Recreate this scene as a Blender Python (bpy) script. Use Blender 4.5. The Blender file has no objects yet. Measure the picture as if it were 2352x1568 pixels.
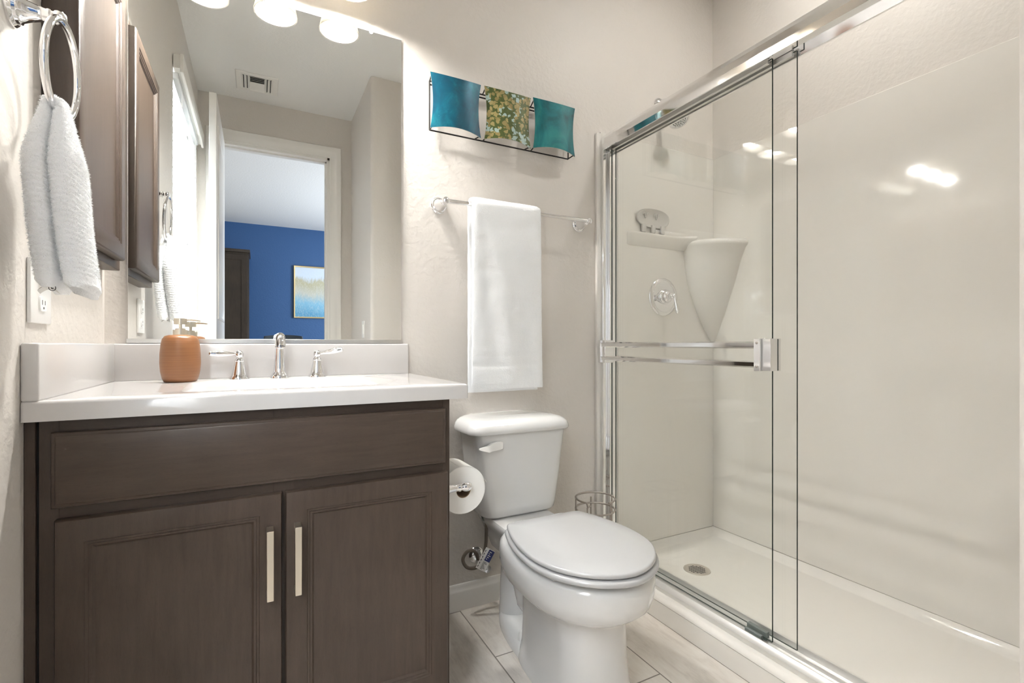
import bpy, bmesh, math, random
from mathutils import Vector, Matrix, noise as mnoise

random.seed(7)
PI = math.pi
SC = bpy.context.scene
COL = SC.collection
rad = math.radians

# ------------------------------------------------------------------ camera, world, exposure
cam_d = bpy.data.cameras.new('camera')
cam_d.sensor_width = 36.0
cam_d.lens = 1120.0 / 2352.0 * 36.0
cam_d.shift_y = 6.4 / 2352.0
cam_d.clip_start = 0.02
cam = bpy.data.objects.new('camera', cam_d)
COL.objects.link(cam)
cam.location = (0.0, -1.68, 0.973)
cam.rotation_euler = (rad(90), 0, rad(-27.6))
SC.camera = cam

VANITY_BULB = 300.0        # emission strength of the bulbs over the mirror
SHOWER_CAN = 54.0         # emission strength of the shower downlight
WINDOW_W = 60.0           # daylight through the blind, W
BEDROOM_W = 36.0          # daylight through the bedroom window, W

world = bpy.data.worlds.new('world')
SC.world = world
world.use_nodes = True
bg = world.node_tree.nodes['Background']
bg.inputs[0].default_value = (0.80, 0.90, 1.0, 1)
bg.inputs[1].default_value = 1.6

SC.view_settings.view_transform = 'Standard'
SC.view_settings.look = 'None'
SC.view_settings.gamma = 1.0
SC.view_settings.use_curve_mapping = False
SC.view_settings.exposure = 1.74
SC.cycles.max_bounces = 18
SC.cycles.diffuse_bounces = 10
SC.cycles.glossy_bounces = 8
SC.cycles.transparent_max_bounces = 24


def area_light(name, loc, rot, sx, sy, power, color):
    d = bpy.data.lights.new(name, 'AREA')
    d.shape = 'RECTANGLE'
    d.size, d.size_y = sx, sy
    d.energy = power
    d.color = color
    o = bpy.data.objects.new(name, d)
    COL.objects.link(o)
    o.location = loc
    o.rotation_euler = rot
    return o


# daylight just outside the bathroom window (faces +x) and outside the bedroom window (faces -x)
area_light('bathroom_daylight', (-0.52, -1.70, 1.62), (0, rad(-90), 0), 1.44, 0.94, WINDOW_W, (0.90, 0.95, 1.0))
area_light('bedroom_daylight', (2.86, -4.4, 1.5), (0, rad(90), 0), 1.5, 1.8, BEDROOM_W, (0.80, 0.88, 1.0))

# ------------------------------------------------------------------ materials
MATS = {}


def mat(name, color, rough=0.5, metal=0.0, coat=0.0, spec=0.5):
    m = bpy.data.materials.new(name)
    m.use_nodes = True
    b = m.node_tree.nodes['Principled BSDF']
    b.inputs['Base Color'].default_value = (*color, 1)
    b.inputs['Roughness'].default_value = rough
    b.inputs['Metallic'].default_value = metal
    b.inputs['Coat Weight'].default_value = coat
    b.inputs['Coat Roughness'].default_value = 0.06
    b.inputs['Specular IOR Level'].default_value = spec
    MATS[name] = m
    return m


class NT:
    """small node helper"""
    def __init__(self, m):
        self.t = m.node_tree
        self.b = self.t.nodes.get('Principled BSDF')

    def n(self, kind, **kw):
        nd = self.t.nodes.new(kind)
        for k, v in kw.items():
            setattr(nd, k, v)
        return nd

    def l(self, a, b):
        self.t.links.new(a, b)

    def coords(self, scale=(1, 1, 1)):
        tc = self.n('ShaderNodeTexCoord')
        mp = self.n('ShaderNodeMapping')
        mp.inputs['Scale'].default_value = scale
        self.l(tc.outputs['Object'], mp.inputs['Vector'])
        return mp.outputs['Vector']

    def noise(self, vec, scale, detail=3, rough=0.5, dist=0.0):
        nd = self.n('ShaderNodeTexNoise')
        nd.inputs['Scale'].default_value = scale
        nd.inputs['Detail'].default_value = detail
        nd.inputs['Roughness'].default_value = rough
        nd.inputs['Distortion'].default_value = dist
        if vec is not None:
            self.l(vec, nd.inputs['Vector'])
        return nd.outputs['Fac']

    def ramp(self, fac, stops):
        r = self.n('ShaderNodeValToRGB')
        e = r.color_ramp.elements
        while len(e) < len(stops):
            e.new(0.5)
        for i, (p, c) in enumerate(stops):
            e[i].position = p
            e[i].color = (*c, 1)
        self.l(fac, r.inputs['Fac'])
        return r.outputs['Color']

    def math(self, op, a, b=None, c=None):
        nd = self.n('ShaderNodeMath', operation=op)
        for i, v in enumerate((a, b, c)):
            if v is None:
                continue
            if isinstance(v, (int, float)):
                nd.inputs[i].default_value = v
            else:
                self.l(v, nd.inputs[i])
        return nd.outputs[0]

    def mix(self, fac, a, b):
        nd = self.n('ShaderNodeMix', data_type='RGBA')
        for s, v in ((nd.inputs[0], fac), (nd.inputs[6], a), (nd.inputs[7], b)):
            if isinstance(v, (int, float)):
                s.default_value = v
            elif isinstance(v, tuple):
                s.default_value = (*v, 1)
            else:
                self.l(v, s)
        return nd.outputs[2]

    def bump(self, height, strength, dist=0.01):
        nd = self.n('ShaderNodeBump')
        nd.inputs['Strength'].default_value = strength
        nd.inputs['Distance'].default_value = dist
        self.l(height, nd.inputs['Height'])
        self.l(nd.outputs['Normal'], self.b.inputs['Normal'])


def wall_paint(name, color, bump=0.35, rough=0.5):
    m = mat(name, color, rough)
    t = NT(m)
    v = t.coords()
    n1 = t.noise(v, 58, 2, 0.45, 0.25)
    n2 = t.noise(v, 130, 3, 0.55)
    r = t.ramp(n1, [(0.42, (0, 0, 0)), (0.6, (1, 1, 1))])
    h = t.math('ADD', t.math('MULTIPLY', r, 0.7), t.math('MULTIPLY', n2, 0.5))
    t.bump(h, bump, 0.004)
    return m


wall_paint('wall_greige', (0.640, 0.603, 0.560), 0.14)
wall_paint('ceiling_white', (0.80, 0.79, 0.77), 0.12, 0.6)
wall_paint('wall_blue', (0.030, 0.095, 0.24), 0.2, 0.5)
mat('trim_white', (0.80, 0.78, 0.745), 0.32)
mat('porcelain', (0.67, 0.668, 0.66), 0.10, 0, 0.6)
mat('seat_plastic', (0.485, 0.487, 0.49), 0.20, 0, 0.3)
mat('cultured_marble', (0.565, 0.548, 0.535), 0.12, 0, 0.15)
mat('acrylic', (0.715, 0.688, 0.642), 0.07, 0, 0.0)
mat('plastic_white', (0.80, 0.79, 0.77), 0.35)
mat('plastic_light_grey', (0.56, 0.54, 0.505), 0.25)
mat('plastic_clear', (0.78, 0.78, 0.77), 0.15)
MATS['plastic_clear'].node_tree.nodes['Principled BSDF'].inputs['Transmission Weight'].default_value = 0.6
mat('chrome', (0.86, 0.86, 0.87), 0.05, 1.0)
mat('bright_aluminium', (0.86, 0.86, 0.86), 0.07, 1.0)
mat('track_aluminium', (0.74, 0.73, 0.71), 0.34, 0.75)
mat('satin_aluminium', (0.66, 0.65, 0.63), 0.30, 1.0)
mat('brushed_nickel', (0.70, 0.64, 0.54), 0.32, 1.0)
mat('steel_wire', (0.42, 0.38, 0.34), 0.40, 0.7)
mat('black_wire', (0.018, 0.015, 0.014), 0.45, 0.4)
mat('dark_gap', (0.010, 0.009, 0.008), 0.8)
mat('dark_slot', (0.05, 0.048, 0.045), 0.7)
mat('rubber_grey', (0.16, 0.18, 0.17), 0.5)
mat('paper_white', (0.83, 0.82, 0.79), 0.9, 0, 0, 0.2)
mat('label_blue', (0.03, 0.04, 0.16), 0.5)
mat('label_ink', (0.05, 0.05, 0.05), 0.6)
mat('chair_fabric', (0.035, 0.045, 0.055), 0.7)
mat('gold_frame', (0.55, 0.42, 0.22), 0.35, 0.8)
mat('carpet_beige', (0.42, 0.37, 0.31), 0.95)
mat('blind_white', (0.70, 0.71, 0.715), 0.45)


def wood(name, axis, dark, light, coat=0.05, rough=0.40):
    """dark stained maple: faint straight grain along one axis, with blotches of the stain"""
    m = mat(name, light, rough, 0, coat, 0.35)
    t = NT(m)
    s = {'z': (9, 9, 0.9), 'x': (0.9, 9, 9), 'y': (9, 0.9, 9)}[axis]
    v = t.coords(s)
    g = t.noise(v, 9, 6, 0.62, 0.5)
    blot = t.noise(t.coords(), 5.5, 2, 0.5, 0.3)
    fine = t.noise(t.coords(tuple(k * 4 for k in s)), 26, 2, 0.6)
    f = t.math('ADD', t.math('MULTIPLY', g, 0.55), t.math('MULTIPLY', blot, 0.45))
    c = t.ramp(f, [(0.25, dark), (0.72, light)])
    c2 = t.mix(t.math('MULTIPLY', t.math('GREATER_THAN', fine, 0.60), 0.18), c, tuple(k * 0.6 for k in dark))
    t.l(c2, t.b.inputs['Base Color'])
    t.bump(fine, 0.06, 0.002)
    return m


wood('wood_vertical', 'z', (0.043, 0.029, 0.021), (0.078, 0.055, 0.041))
wood('wood_horizontal', 'x', (0.043, 0.029, 0.021), (0.078, 0.055, 0.041))
wood('wood_depth', 'y', (0.046, 0.034, 0.026), (0.090, 0.068, 0.052))
wood('armoire_wood', 'z', (0.018, 0.013, 0.009), (0.050, 0.035, 0.024), 0.0, 0.5)


def tile_floor():
    m = mat('wood_look_tile', (0.55, 0.5, 0.45), 0.32)
    t = NT(m)
    tc = t.n('ShaderNodeTexCoord')
    sep = t.n('ShaderNodeSeparateXYZ')
    t.l(tc.outputs['Object'], sep.inputs[0])
    X, Y = sep.outputs[0], sep.outputs[1]
    W, L = 0.1995, 0.90
    u = t.math('DIVIDE', t.math('SUBTRACT', X, 0.6565), W)
    col = t.math('FLOOR', u)
    fu = t.math('MULTIPLY', t.math('SUBTRACT', u, col), W)
    vv = t.math('DIVIDE', t.math('ADD', t.math('ADD', Y, 0.311), t.math('MULTIPLY', col, 0.295)), L)
    row = t.math('FLOOR', vv)
    fv = t.math('MULTIPLY', t.math('SUBTRACT', vv, row), L)
    du = t.math('MINIMUM', fu, t.math('SUBTRACT', W, fu))
    dv = t.math('MINIMUM', fv, t.math('SUBTRACT', L, fv))
    d = t.math('MINIMUM', du, dv)
    grout = t.math('LESS_THAN', d, 0.0021)
    comb = t.n('ShaderNodeCombineXYZ')
    t.l(t.math('ADD', t.math('MULTIPLY', X, 6.0), t.math('MULTIPLY', col, 7.31)), comb.inputs[0])
    t.l(t.math('ADD', t.math('MULTIPLY', Y, 1.1), t.math('MULTIPLY', row, 3.7)), comb.inputs[1])
    t.l(t.math('MULTIPLY', col, 2.7), comb.inputs[2])
    g = t.noise(comb.outputs[0], 4.0, 7, 0.62, 0.8)
    fine = t.noise(comb.outputs[0], 24.0, 4, 0.7, 0.2)
    blot = t.noise(t.coords((1.6, 1, 1)), 7.0, 3, 0.5, 1.2)
    f = t.math('ADD', t.math('ADD', t.math('MULTIPLY', g, 0.45), t.math('MULTIPLY', blot, 0.35)), t.math('MULTIPLY', fine, 0.2))
    c = t.ramp(f, [(0.30, (0.50, 0.445, 0.395)), (0.50, (0.72, 0.67, 0.61)), (0.70, (0.82, 0.785, 0.735))])
    c2 = t.mix(grout, c, (0.25, 0.22, 0.19))
    t.l(c2, t.b.inputs['Base Color'])
    t.bump(t.math('SUBTRACT', t.math('MULTIPLY', fine, 0.15), grout), 0.25, 0.003)
    return m


tile_floor()


def towel_mat(name, color):
    m = mat(name, color, 0.95, 0, 0, 0.1)
    t = NT(m)
    t.b.inputs['Sheen Weight'].default_value = 0.35
    v = t.coords()
    t.bump(t.math('ADD', t.noise(v, 420, 2, 0.6), t.math('MULTIPLY', t.noise(v, 90, 3, 0.6), 0.7)), 0.55, 0.003)
    return m


towel_mat('terry_white', (0.84, 0.85, 0.86))


def amber_glaze():
    m = mat('amber_glaze', (0.36, 0.15, 0.05), 0.34)
    t = NT(m)
    tc = t.n('ShaderNodeTexCoord')
    mp = t.n('ShaderNodeMapping')
    mp.inputs['Scale'].default_value = (2, 2, 160)
    t.l(tc.outputs['Object'], mp.inputs['Vector'])
    g = t.noise(mp.outputs['Vector'], 3, 3, 0.5)
    c = t.ramp(g, [(0.35, (0.235, 0.098, 0.038)), (0.65, (0.275, 0.120, 0.048))])
    t.l(c, t.b.inputs['Base Color'])
    t.bump(g, 0.04, 0.002)


amber_glaze()


def teal_enamel(name, a, b, c):
    m = mat(name, b, 0.24, 0.35, 0.5)
    t = NT(m)
    v = t.coords((1, 1, 0.6))
    n = t.noise(v, 14, 5, 0.6, 0.8)
    col = t.ramp(n, [(0.30, a), (0.52, b), (0.74, c)])
    scr = t.noise(t.coords((3, 3, 14)), 30, 4, 0.7, 2.5)
    col = t.mix(t.math('MULTIPLY', t.math('GREATER_THAN', scr, 0.66), 0.35), col, (0.16, 0.44, 0.46))
    t.l(col, t.b.inputs['Base Color'])
    t.bump(scr, 0.12, 0.002)


teal_enamel('teal_enamel', (0.003, 0.055, 0.105), (0.004, 0.105, 0.165), (0.015, 0.22, 0.27))
teal_enamel('sea_green_enamel', (0.004, 0.085, 0.11), (0.008, 0.17, 0.19), (0.03, 0.28, 0.27))


def mosaic_enamel():
    m = mat('mosaic_enamel', (0.2, 0.18, 0.05), 0.28, 0.2, 0.5)
    t = NT(m)
    v = t.coords()
    vo = t.n('ShaderNodeTexVoronoi', feature='F1')
    vo.inputs['Scale'].default_value = 70
    vo.inputs['Randomness'].default_value = 1.0
    wob = t.n('ShaderNodeTexNoise')
    wob.inputs['Scale'].default_value = 60
    t.l(v, wob.inputs['Vector'])
    add = t.n('ShaderNodeVectorMath', operation='MULTIPLY_ADD')
    t.l(wob.outputs['Color'], add.inputs[0])
    add.inputs[1].default_value = (0.02, 0.02, 0.02)
    t.l(v, add.inputs[2])
    t.l(add.outputs[0], vo.inputs['Vector'])
    sepc = t.n('ShaderNodeSeparateColor')
    t.l(vo.outputs['Color'], sepc.inputs[0])
    pale = t.math('GREATER_THAN', t.noise(v, 18, 2, 0.5), 0.56)
    chip = t.mix(sepc.outputs[0], (0.23, 0.175, 0.060), (0.37, 0.30, 0.125))
    chip = t.mix(t.math('MULTIPLY', pale, 0.85), chip, (0.36, 0.50, 0.50))
    isl = t.math('LESS_THAN', vo.outputs['Distance'], t.math('ADD', 0.40, t.math('MULTIPLY', sepc.outputs[1], 0.30)))
    isl = t.math('MULTIPLY', isl, t.math('LESS_THAN', sepc.outputs[2], 0.82))
    base = t.mix(t.noise(v, 70, 4, 0.6), (0.025, 0.05, 0.008), (0.11, 0.14, 0.035))
    t.l(t.mix(isl, base, chip), t.b.inputs['Base Color'])


mosaic_enamel()


def painting_mat():
    m = mat('painting_canvas', (0.5, 0.6, 0.7), 0.8)
    t = NT(m)
    tc = t.n('ShaderNodeTexCoord')
    sep = t.n('ShaderNodeSeparateXYZ')
    t.l(tc.outputs['Object'], sep.inputs[0])
    v = t.coords((26, 26, 5))
    n = t.noise(v, 2.2, 6, 0.7)
    n2 = t.noise(t.coords((60, 60, 14)), 2.0, 4, 0.7)
    big = t.noise(t.coords((7, 7, 1)), 1.0, 2, 0.5)
    h = t.math('DIVIDE', sep.outputs[2], 0.80)
    hh = t.math('ADD', h, t.math('MULTIPLY', t.math('SUBTRACT', n, 0.5), 0.30))
    hh = t.math('ADD', hh, t.math('MULTIPLY', t.math('SUBTRACT', big, 0.5), -0.22))
    c = t.ramp(hh, [(0.05, (0.10, 0.30, 0.47)), (0.30, (0.22, 0.45, 0.60)), (0.48, (0.52, 0.52, 0.45)),
                    (0.70, (0.46, 0.42, 0.27)), (0.80, (0.60, 0.68, 0.78))])
    sp = t.math('MULTIPLY', t.math('GREATER_THAN', n2, 0.55), 0.25)
    t.l(t.mix(sp, c, (0.75, 0.74, 0.66)), t.b.inputs['Base Color'])


painting_mat()


def hose_mat():
    m = mat('braided_hose', (0.20, 0.17, 0.14), 0.42, 0.5)
    t = NT(m)
    v = t.coords((1, 1, 1))
    w = t.n('ShaderNodeTexWave')
    w.inputs['Scale'].default_value = 160
    w.inputs['Distortion'].default_value = 2
    t.l(v, w.inputs['Vector'])
    t.bump(w.outputs['Fac'], 0.4, 0.002)


hose_mat()


def mirror_mat():
    m = mat('mirror_silver', (0.90, 0.915, 0.905), 0.0, 1.0)
    return m


mirror_mat()


def pane_mat(name, tint, rough=0.0):
    """clear flat glass: straight transmission plus Schlick reflection"""
    m = bpy.data.materials.new(name)
    m.use_nodes = True
    t = NT(m)
    nt = m.node_tree
    nt.nodes.remove(nt.nodes['Principled BSDF'])
    out = nt.nodes['Material Output']
    geo = t.n('ShaderNodeNewGeometry')
    dot = t.n('ShaderNodeVectorMath', operation='DOT_PRODUCT')
    t.l(geo.outputs['Normal'], dot.inputs[0])
    t.l(geo.outputs['Incoming'], dot.inputs[1])
    c = t.math('ABSOLUTE', dot.outputs['Value'])
    f = t.math('ADD', 0.020, t.math('MULTIPLY', 0.98, t.math('POWER', t.math('SUBTRACT', 1.0, c), 5.0)))
    tr = t.n('ShaderNodeBsdfTransparent')
    tr.inputs[0].default_value = (*tint, 1)
    gl = t.n('ShaderNodeBsdfGlossy')
    gl.inputs['Roughness'].default_value = rough
    gl.inputs['Color'].default_value = (1, 1, 1, 1)
    mx = t.n('ShaderNodeMixShader')
    t.l(f, mx.inputs[0])
    t.l(tr.outputs[0], mx.inputs[1])
    t.l(gl.outputs[0], mx.inputs[2])
    t.l(mx.outputs[0], out.inputs['Surface'])
    MATS[name] = m


pane_mat('shower_glass', (0.997, 1.0, 0.997))
pane_mat('window_glass', (0.99, 0.995, 1.0))
mat('glass_edge', (0.035, 0.050, 0.042), 0.15)


def emitter(name, color, strength):
    m = bpy.data.materials.new(name)
    m.use_nodes = True
    b = m.node_tree.nodes['Principled BSDF']
    b.inputs['Base Color'].default_value = (0.8, 0.8, 0.8, 1)
    b.inputs['Emission Color'].default_value = (*color, 1)
    b.inputs['Emission Strength'].default_value = strength
    MATS[name] = m


emitter('bulb_glow', (1.0, 0.985, 0.95), VANITY_BULB)
emitter('can_glow', (1.0, 0.985, 0.95), SHOWER_CAN)


def frosted():
    m = bpy.data.materials.new('frosted_shade')
    m.use_nodes = True
    t = NT(m)
    nt = m.node_tree
    b = nt.nodes['Principled BSDF']
    b.inputs['Base Color'].default_value = (0.55, 0.53, 0.50, 1)
    b.inputs['Roughness'].default_value = 0.3
    tl = t.n('ShaderNodeBsdfTranslucent')
    tl.inputs[0].default_value = (0.60, 0.57, 0.51, 1)
    mx = t.n('ShaderNodeMixShader')
    mx.inputs[0].default_value = 0.28
    out = nt.nodes['Material Output']
    t.l(b.outputs[0], mx.inputs[1])
    t.l(tl.outputs[0], mx.inputs[2])
    t.l(mx.outputs[0], out.inputs['Surface'])
    MATS['frosted_shade'] = m


frosted()


# ------------------------------------------------------------------ mesh helpers
class MB:
    def __init__(self):
        self.bm = bmesh.new()

    def _track(self):
        return set(self.bm.faces), set(self.bm.verts)

    def _finish(self, st, mi, M):
        f0, v0 = st
        for f in self.bm.faces:
            if f not in f0:
                f.material_index = mi
        if M is not None:
            bmesh.ops.transform(self.bm, matrix=M, verts=[v for v in self.bm.verts if v not in v0])
        return self

    def box(self, x0, x1, y0, y1, z0, z1, bev=0.0, seg=2, mi=0, M=None):
        st = self._track()
        g = bmesh.ops.create_cube(self.bm, size=1.0)['verts']
        for v in g:
            v.co = Vector(((x0 + x1) / 2 + v.co.x * (x1 - x0), (y0 + y1) / 2 + v.co.y * (y1 - y0), (z0 + z1) / 2 + v.co.z * (z1 - z0)))
        if bev > 0:
            es = list({e for v in g for e in v.link_edges})
            bmesh.ops.bevel(self.bm, geom=es, offset=bev, segments=seg, profile=0.5, affect='EDGES', clamp_overlap=True)
        return self._finish(st, mi, M)

    def loft(self, rings, caps=(True, True), mi=0, M=None, wrap=False):
        st = self._track()
        vr = [[self.bm.verts.new(p) for p in r] for r in rings]
        n = len(vr[0])
        pairs = list(zip(vr[:-1], vr[1:]))
        if wrap:
            pairs.append((vr[-1], vr[0]))
        for a, b in pairs:
            for i in range(n):
                j = (i + 1) % n
                try:
                    self.bm.faces.new((a[i], a[j], b[j], b[i]))
                except ValueError:
                    pass
        if not wrap:
            if caps[0]:
                self.bm.faces.new(list(reversed(vr[0])))
            if caps[1]:
                self.bm.faces.new(vr[-1])
        return self._finish(st, mi, M)

    def lathe(self, prof, center=(0, 0, 0), axis='z', seg=32, mi=0, M=None, caps=(True, True)):
        rings = []
        for r, h in prof:
            ring = []
            for i in range(seg):
                a = 2 * PI * i / seg
                p = Vector((max(r, 1e-5) * math.cos(a), max(r, 1e-5) * math.sin(a), h))
                if axis == 'y':
                    p = Vector((p.x, p.z, -p.y))
                elif axis == 'x':
                    p = Vector((p.z, p.y, -p.x))
                ring.append(p + Vector(center))
            rings.append(ring)
        return self.loft(rings, caps, mi, M)

    def tube(self, pts, r, seg=12, closed=False, mi=0, M=None):
        pts = [Vector(p) for p in pts]
        n = len(pts)
        rr = r if isinstance(r, (list, tuple)) else [r] * n
        rings = []
        up = None
        for i in range(n):
            if closed:
                d = pts[(i + 1) % n] - pts[i - 1]
            else:
                d = pts[min(i + 1, n - 1)] - pts[max(i - 1, 0)]
            d.normalize()
            if up is None:
                up = d.orthogonal().normalized()
            else:
                up = (up - d * up.dot(d))
                if up.length < 1e-6:
                    up = d.orthogonal()
                up.normalize()
            s = d.cross(up)
            rings.append([pts[i] + (up * math.cos(2 * PI * k / seg) + s * math.sin(2 * PI * k / seg)) * rr[i] for k in range(seg)])
        return self.loft(rings, (True, True), mi, M, wrap=closed)

    def prism(self, poly, fmap, d0, d1, mi=0, M=None):
        """poly: 2D points; fmap(a, b, d) -> xyz"""
        return self.loft([[fmap(a, b, d0) for a, b in poly], [fmap(a, b, d1) for a, b in poly]], (True, True), mi, M)

    def rect_rings(self, a0, a1, b0, b1, steps, fmap, cap0=True, cap1=True, mi=0, M=None):
        """steps: (inset, depth); fmap(a, b, depth) -> xyz"""
        rings = []
        for ins, d in steps:
            rings.append([fmap(a0 + ins, b0 + ins, d), fmap(a1 - ins, b0 + ins, d), fmap(a1 - ins, b1 - ins, d), fmap(a0 + ins, b1 - ins, d)])
        return self.loft(rings, (cap0, cap1), mi, M)

    def grid(self, nu, nv, fn, mi=0, M=None):
        st = self._track()
        vs = [[self.bm.verts.new(fn(i / (nu - 1), j / (nv - 1))) for j in range(nv)] for i in range(nu)]
        for i in range(nu - 1):
            for j in range(nv - 1):
                self.bm.faces.new((vs[i][j], vs[i + 1][j], vs[i + 1][j + 1], vs[i][j + 1]))
        return self._finish(st, mi, M)

    def sphere(self, c, r, scale=(1, 1, 1), mi=0, M=None, seg=20):
        st = self._track()
        g = bmesh.ops.create_uvsphere(self.bm, u_segments=seg, v_segments=max(8, seg // 2), radius=1.0)['verts']
        for v in g:
            v.co = Vector((c[0] + v.co.x * r * scale[0], c[1] + v.co.y * r * scale[1], c[2] + v.co.z * r * scale[2]))
        return self._finish(st, mi, M)

    def build(self, name, mats, parent=None, smooth=38, origin=None):
        bmesh.ops.recalc_face_normals(self.bm, faces=self.bm.faces[:])
        org = Vector(origin) if origin is not None else (ORG.get(parent.name, Vector()) if parent else Vector())
        bmesh.ops.translate(self.bm, verts=self.bm.verts[:], vec=-org)
        me = bpy.data.meshes.new(name)
        self.bm.to_mesh(me)
        self.bm.free()
        if isinstance(mats, str):
            mats = [mats]
        for k in mats:
            me.materials.append(MATS[k])
        if smooth:
            me.polygons.foreach_set('use_smooth', [True] * len(me.polygons))
            me.set_sharp_from_angle(angle=rad(smooth))
        o = bpy.data.objects.new(name, me)
        COL.objects.link(o)
        if parent:
            o.parent = parent
            o.location = org - ORG.get(parent.name, Vector())
        else:
            o.location = org
        ORG[o.name] = org
        return o


def add_pile(mb, count, length, width=0.0007, seed=1, keep=None):
    """short terry threads standing on the surface"""
    bm = mb.bm
    bmesh.ops.recalc_face_normals(bm, faces=bm.faces[:])
    rnd = random.Random(seed)
    fs = [f for f in bm.faces if keep is None or keep(f.calc_center_median())]
    ar = [f.calc_area() for f in fs]
    data = [(f.normal.copy(), [v.co.copy() for v in f.verts]) for f in fs]
    for k in rnd.choices(range(len(fs)), weights=ar, k=count):
        n, vs = data[k]
        w = [rnd.random() for _ in vs]
        t_ = sum(w)
        p = sum((v * (q / t_) for v, q in zip(vs, w)), Vector())
        tang = Vector((rnd.uniform(-1, 1), rnd.uniform(-1, 1), rnd.uniform(-1.2, 0.5)))
        tip = p + n * length * rnd.uniform(0.6, 1.1) + tang * length * 0.55
        side = n.cross(tang)
        if side.length < 1e-6:
            continue
        side = side.normalized() * width
        bm.faces.new((bm.verts.new(p - side - n * 0.0004), bm.verts.new(p + side - n * 0.0004), bm.verts.new(tip)))


ORG = {}


def tag(o, label, cat, group=None):
    o['label'] = label
    o['category'] = cat
    if group:
        o['group'] = group
    return o


def thing(name, label, cat, loc, group=None):
    o = bpy.data.objects.new(name, None)
    o.empty_display_size = 0.05
    COL.objects.link(o)
    o.location = loc
    ORG[o.name] = Vector(loc)
    return tag(o, label, cat, group)


def struct(mb, name, mats, parent=None, smooth=38, label=None, cat=None):
    o = mb.build(name, mats, parent, smooth)
    if parent is None:
        o['kind'] = 'structure'
    if label:
        o['label'] = label
        o['category'] = cat
    return o


def arc(c, r, a0, a1, n):
    return [(c[0] + r * math.cos(a0 + (a1 - a0) * i / (n - 1)), c[1] + r * math.sin(a0 + (a1 - a0) * i / (n - 1))) for i in range(n)]


def round_rect(x0, x1, y0, y1, r, n=6):
    p = []
    p += arc((x1 - r, y1 - r), r, 0, PI / 2, n)
    p += arc((x0 + r, y1 - r), r, PI / 2, PI, n)
    p += arc((x0 + r, y0 + r), r, PI, 1.5 * PI, n)
    p += arc((x1 - r, y0 + r), r, 1.5 * PI, 2 * PI, n)
    return p


def egg(cx, yb, yf, hw, n=48, pw_b=2.6, pw_f=2.0, ymid=None):
    """seat outline: yb back y, yf front y (more negative), widest at ymid"""
    if ymid is None:
        ymid = yb + (yf - yb) * 0.42
    out = []
    for i in range(n):
        a = 2 * PI * i / n
        ca, sa = math.cos(a), math.sin(a)
        if sa >= 0:
            p, L = pw_b, yb - ymid
        else:
            p, L = pw_f, ymid - yf
        x = hw * math.copysign(abs(ca) ** (2 / p), ca)
        y = L * math.copysign(abs(sa) ** (2 / p), sa)
        out.append((cx + x, ymid + y))
    return out


def smooth_path(p, n):
    p = [Vector(q) for q in p]
    out = []
    for i in range(len(p) - 1):
        a, b, c, d = p[max(i - 1, 0)], p[i], p[i + 1], p[min(i + 2, len(p) - 1)]
        for k in range(n):
            t_ = k / n
            out.append(0.5 * ((2 * b) + (c - a) * t_ + (2 * a - 5 * b + 4 * c - d) * t_ ** 2 + (3 * b - a - 3 * c + d) * t_ ** 3))
    out.append(p[-1])
    return out


# ------------------------------------------------------------------ the room
H = 2.743
XL, XR = -0.366, 2.0
YF = -2.355          # wall with the door
m = MB(); m.box(-0.47, 2.1, 0.0, 0.1, 0, H); struct(m, 'wall_back', 'wall_greige', label='greige back wall behind mirror, towel bar and toilet', cat='wall')

# left wall with the window opening
WY0, WY1, WZ0, WZ1 = -2.18, -1.225, 0.90, 2.34
m = MB()
m.box(-0.47, XL, WY1, 0.0, 0, H)
m.box(-0.47, XL, YF, WY0, 0, H)
m.box(-0.47, XL, WY0, WY1, 0, WZ0)
m.box(-0.47, XL, WY0, WY1, WZ1, H)
struct(m, 'wall_left', 'wall_greige', label='greige left wall with medicine cabinet and window', cat='wall')
m = MB(); m.box(XR, XR + 0.1, -1.7, 0.0, 0, H); struct(m, 'wall_right', 'wall_greige', label='greige wall above the long side of the shower', cat='wall')

# wall with the open doorway
DX0, DX1, DZ = -0.235, 0.500, 2.42
m = MB()
m.box(-1.6, DX0, YF - 0.12, YF, 0, H)
m.box(DX1, 2.9, YF - 0.12, YF, 0, H)
m.box(DX0, DX1, YF - 0.12, YF, DZ, H)
struct(m, 'wall_front', 'wall_greige', label='greige wall around the open doorway seen in the mirror', cat='wall')

# closet walls with rounded corners, ending beside the shower
r = 0.022
poly = [(0.664, YF)]
poly += [(0.664 + r - r * math.cos(a), -1.612 - r + r * math.sin(a)) for a in [PI / 2 * i / 6 for i in range(7)]]
poly += [(1.0, -1.612)]
poly += [(1.0 + r - r * math.cos(a), -1.383 - r + r * math.sin(a)) for a in [PI / 2 * i / 6 for i in range(7)]]
poly += [(1.24 - r + r * math.sin(a), -1.383 - r + r * math.cos(a)) for a in [PI / 2 * i / 6 for i in range(7)]]
poly += [(1.24, -1.575), (2.0, -1.575), (2.0, YF)]
m = MB(); m.prism(poly, lambda a, b, d: (a, b, d), 0, H)
struct(m, 'wall_side', 'wall_greige', label='greige closet wall with rounded corners beside the shower', cat='wall')

m = MB(); m.box(-0.47, 2.1, YF - 0.12, 0.1, -0.05, 0.0); struct(m, 'floor', 'wood_look_tile', label='pale wood-look plank tile floor around the toilet', cat='floor')
m = MB(); m.box(-1.6, 2.9, -6.6, 0.1, H, H + 0.05); struct(m, 'ceiling', 'ceiling_white', label='off-white ceiling seen in the mirror', cat='ceiling')

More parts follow.
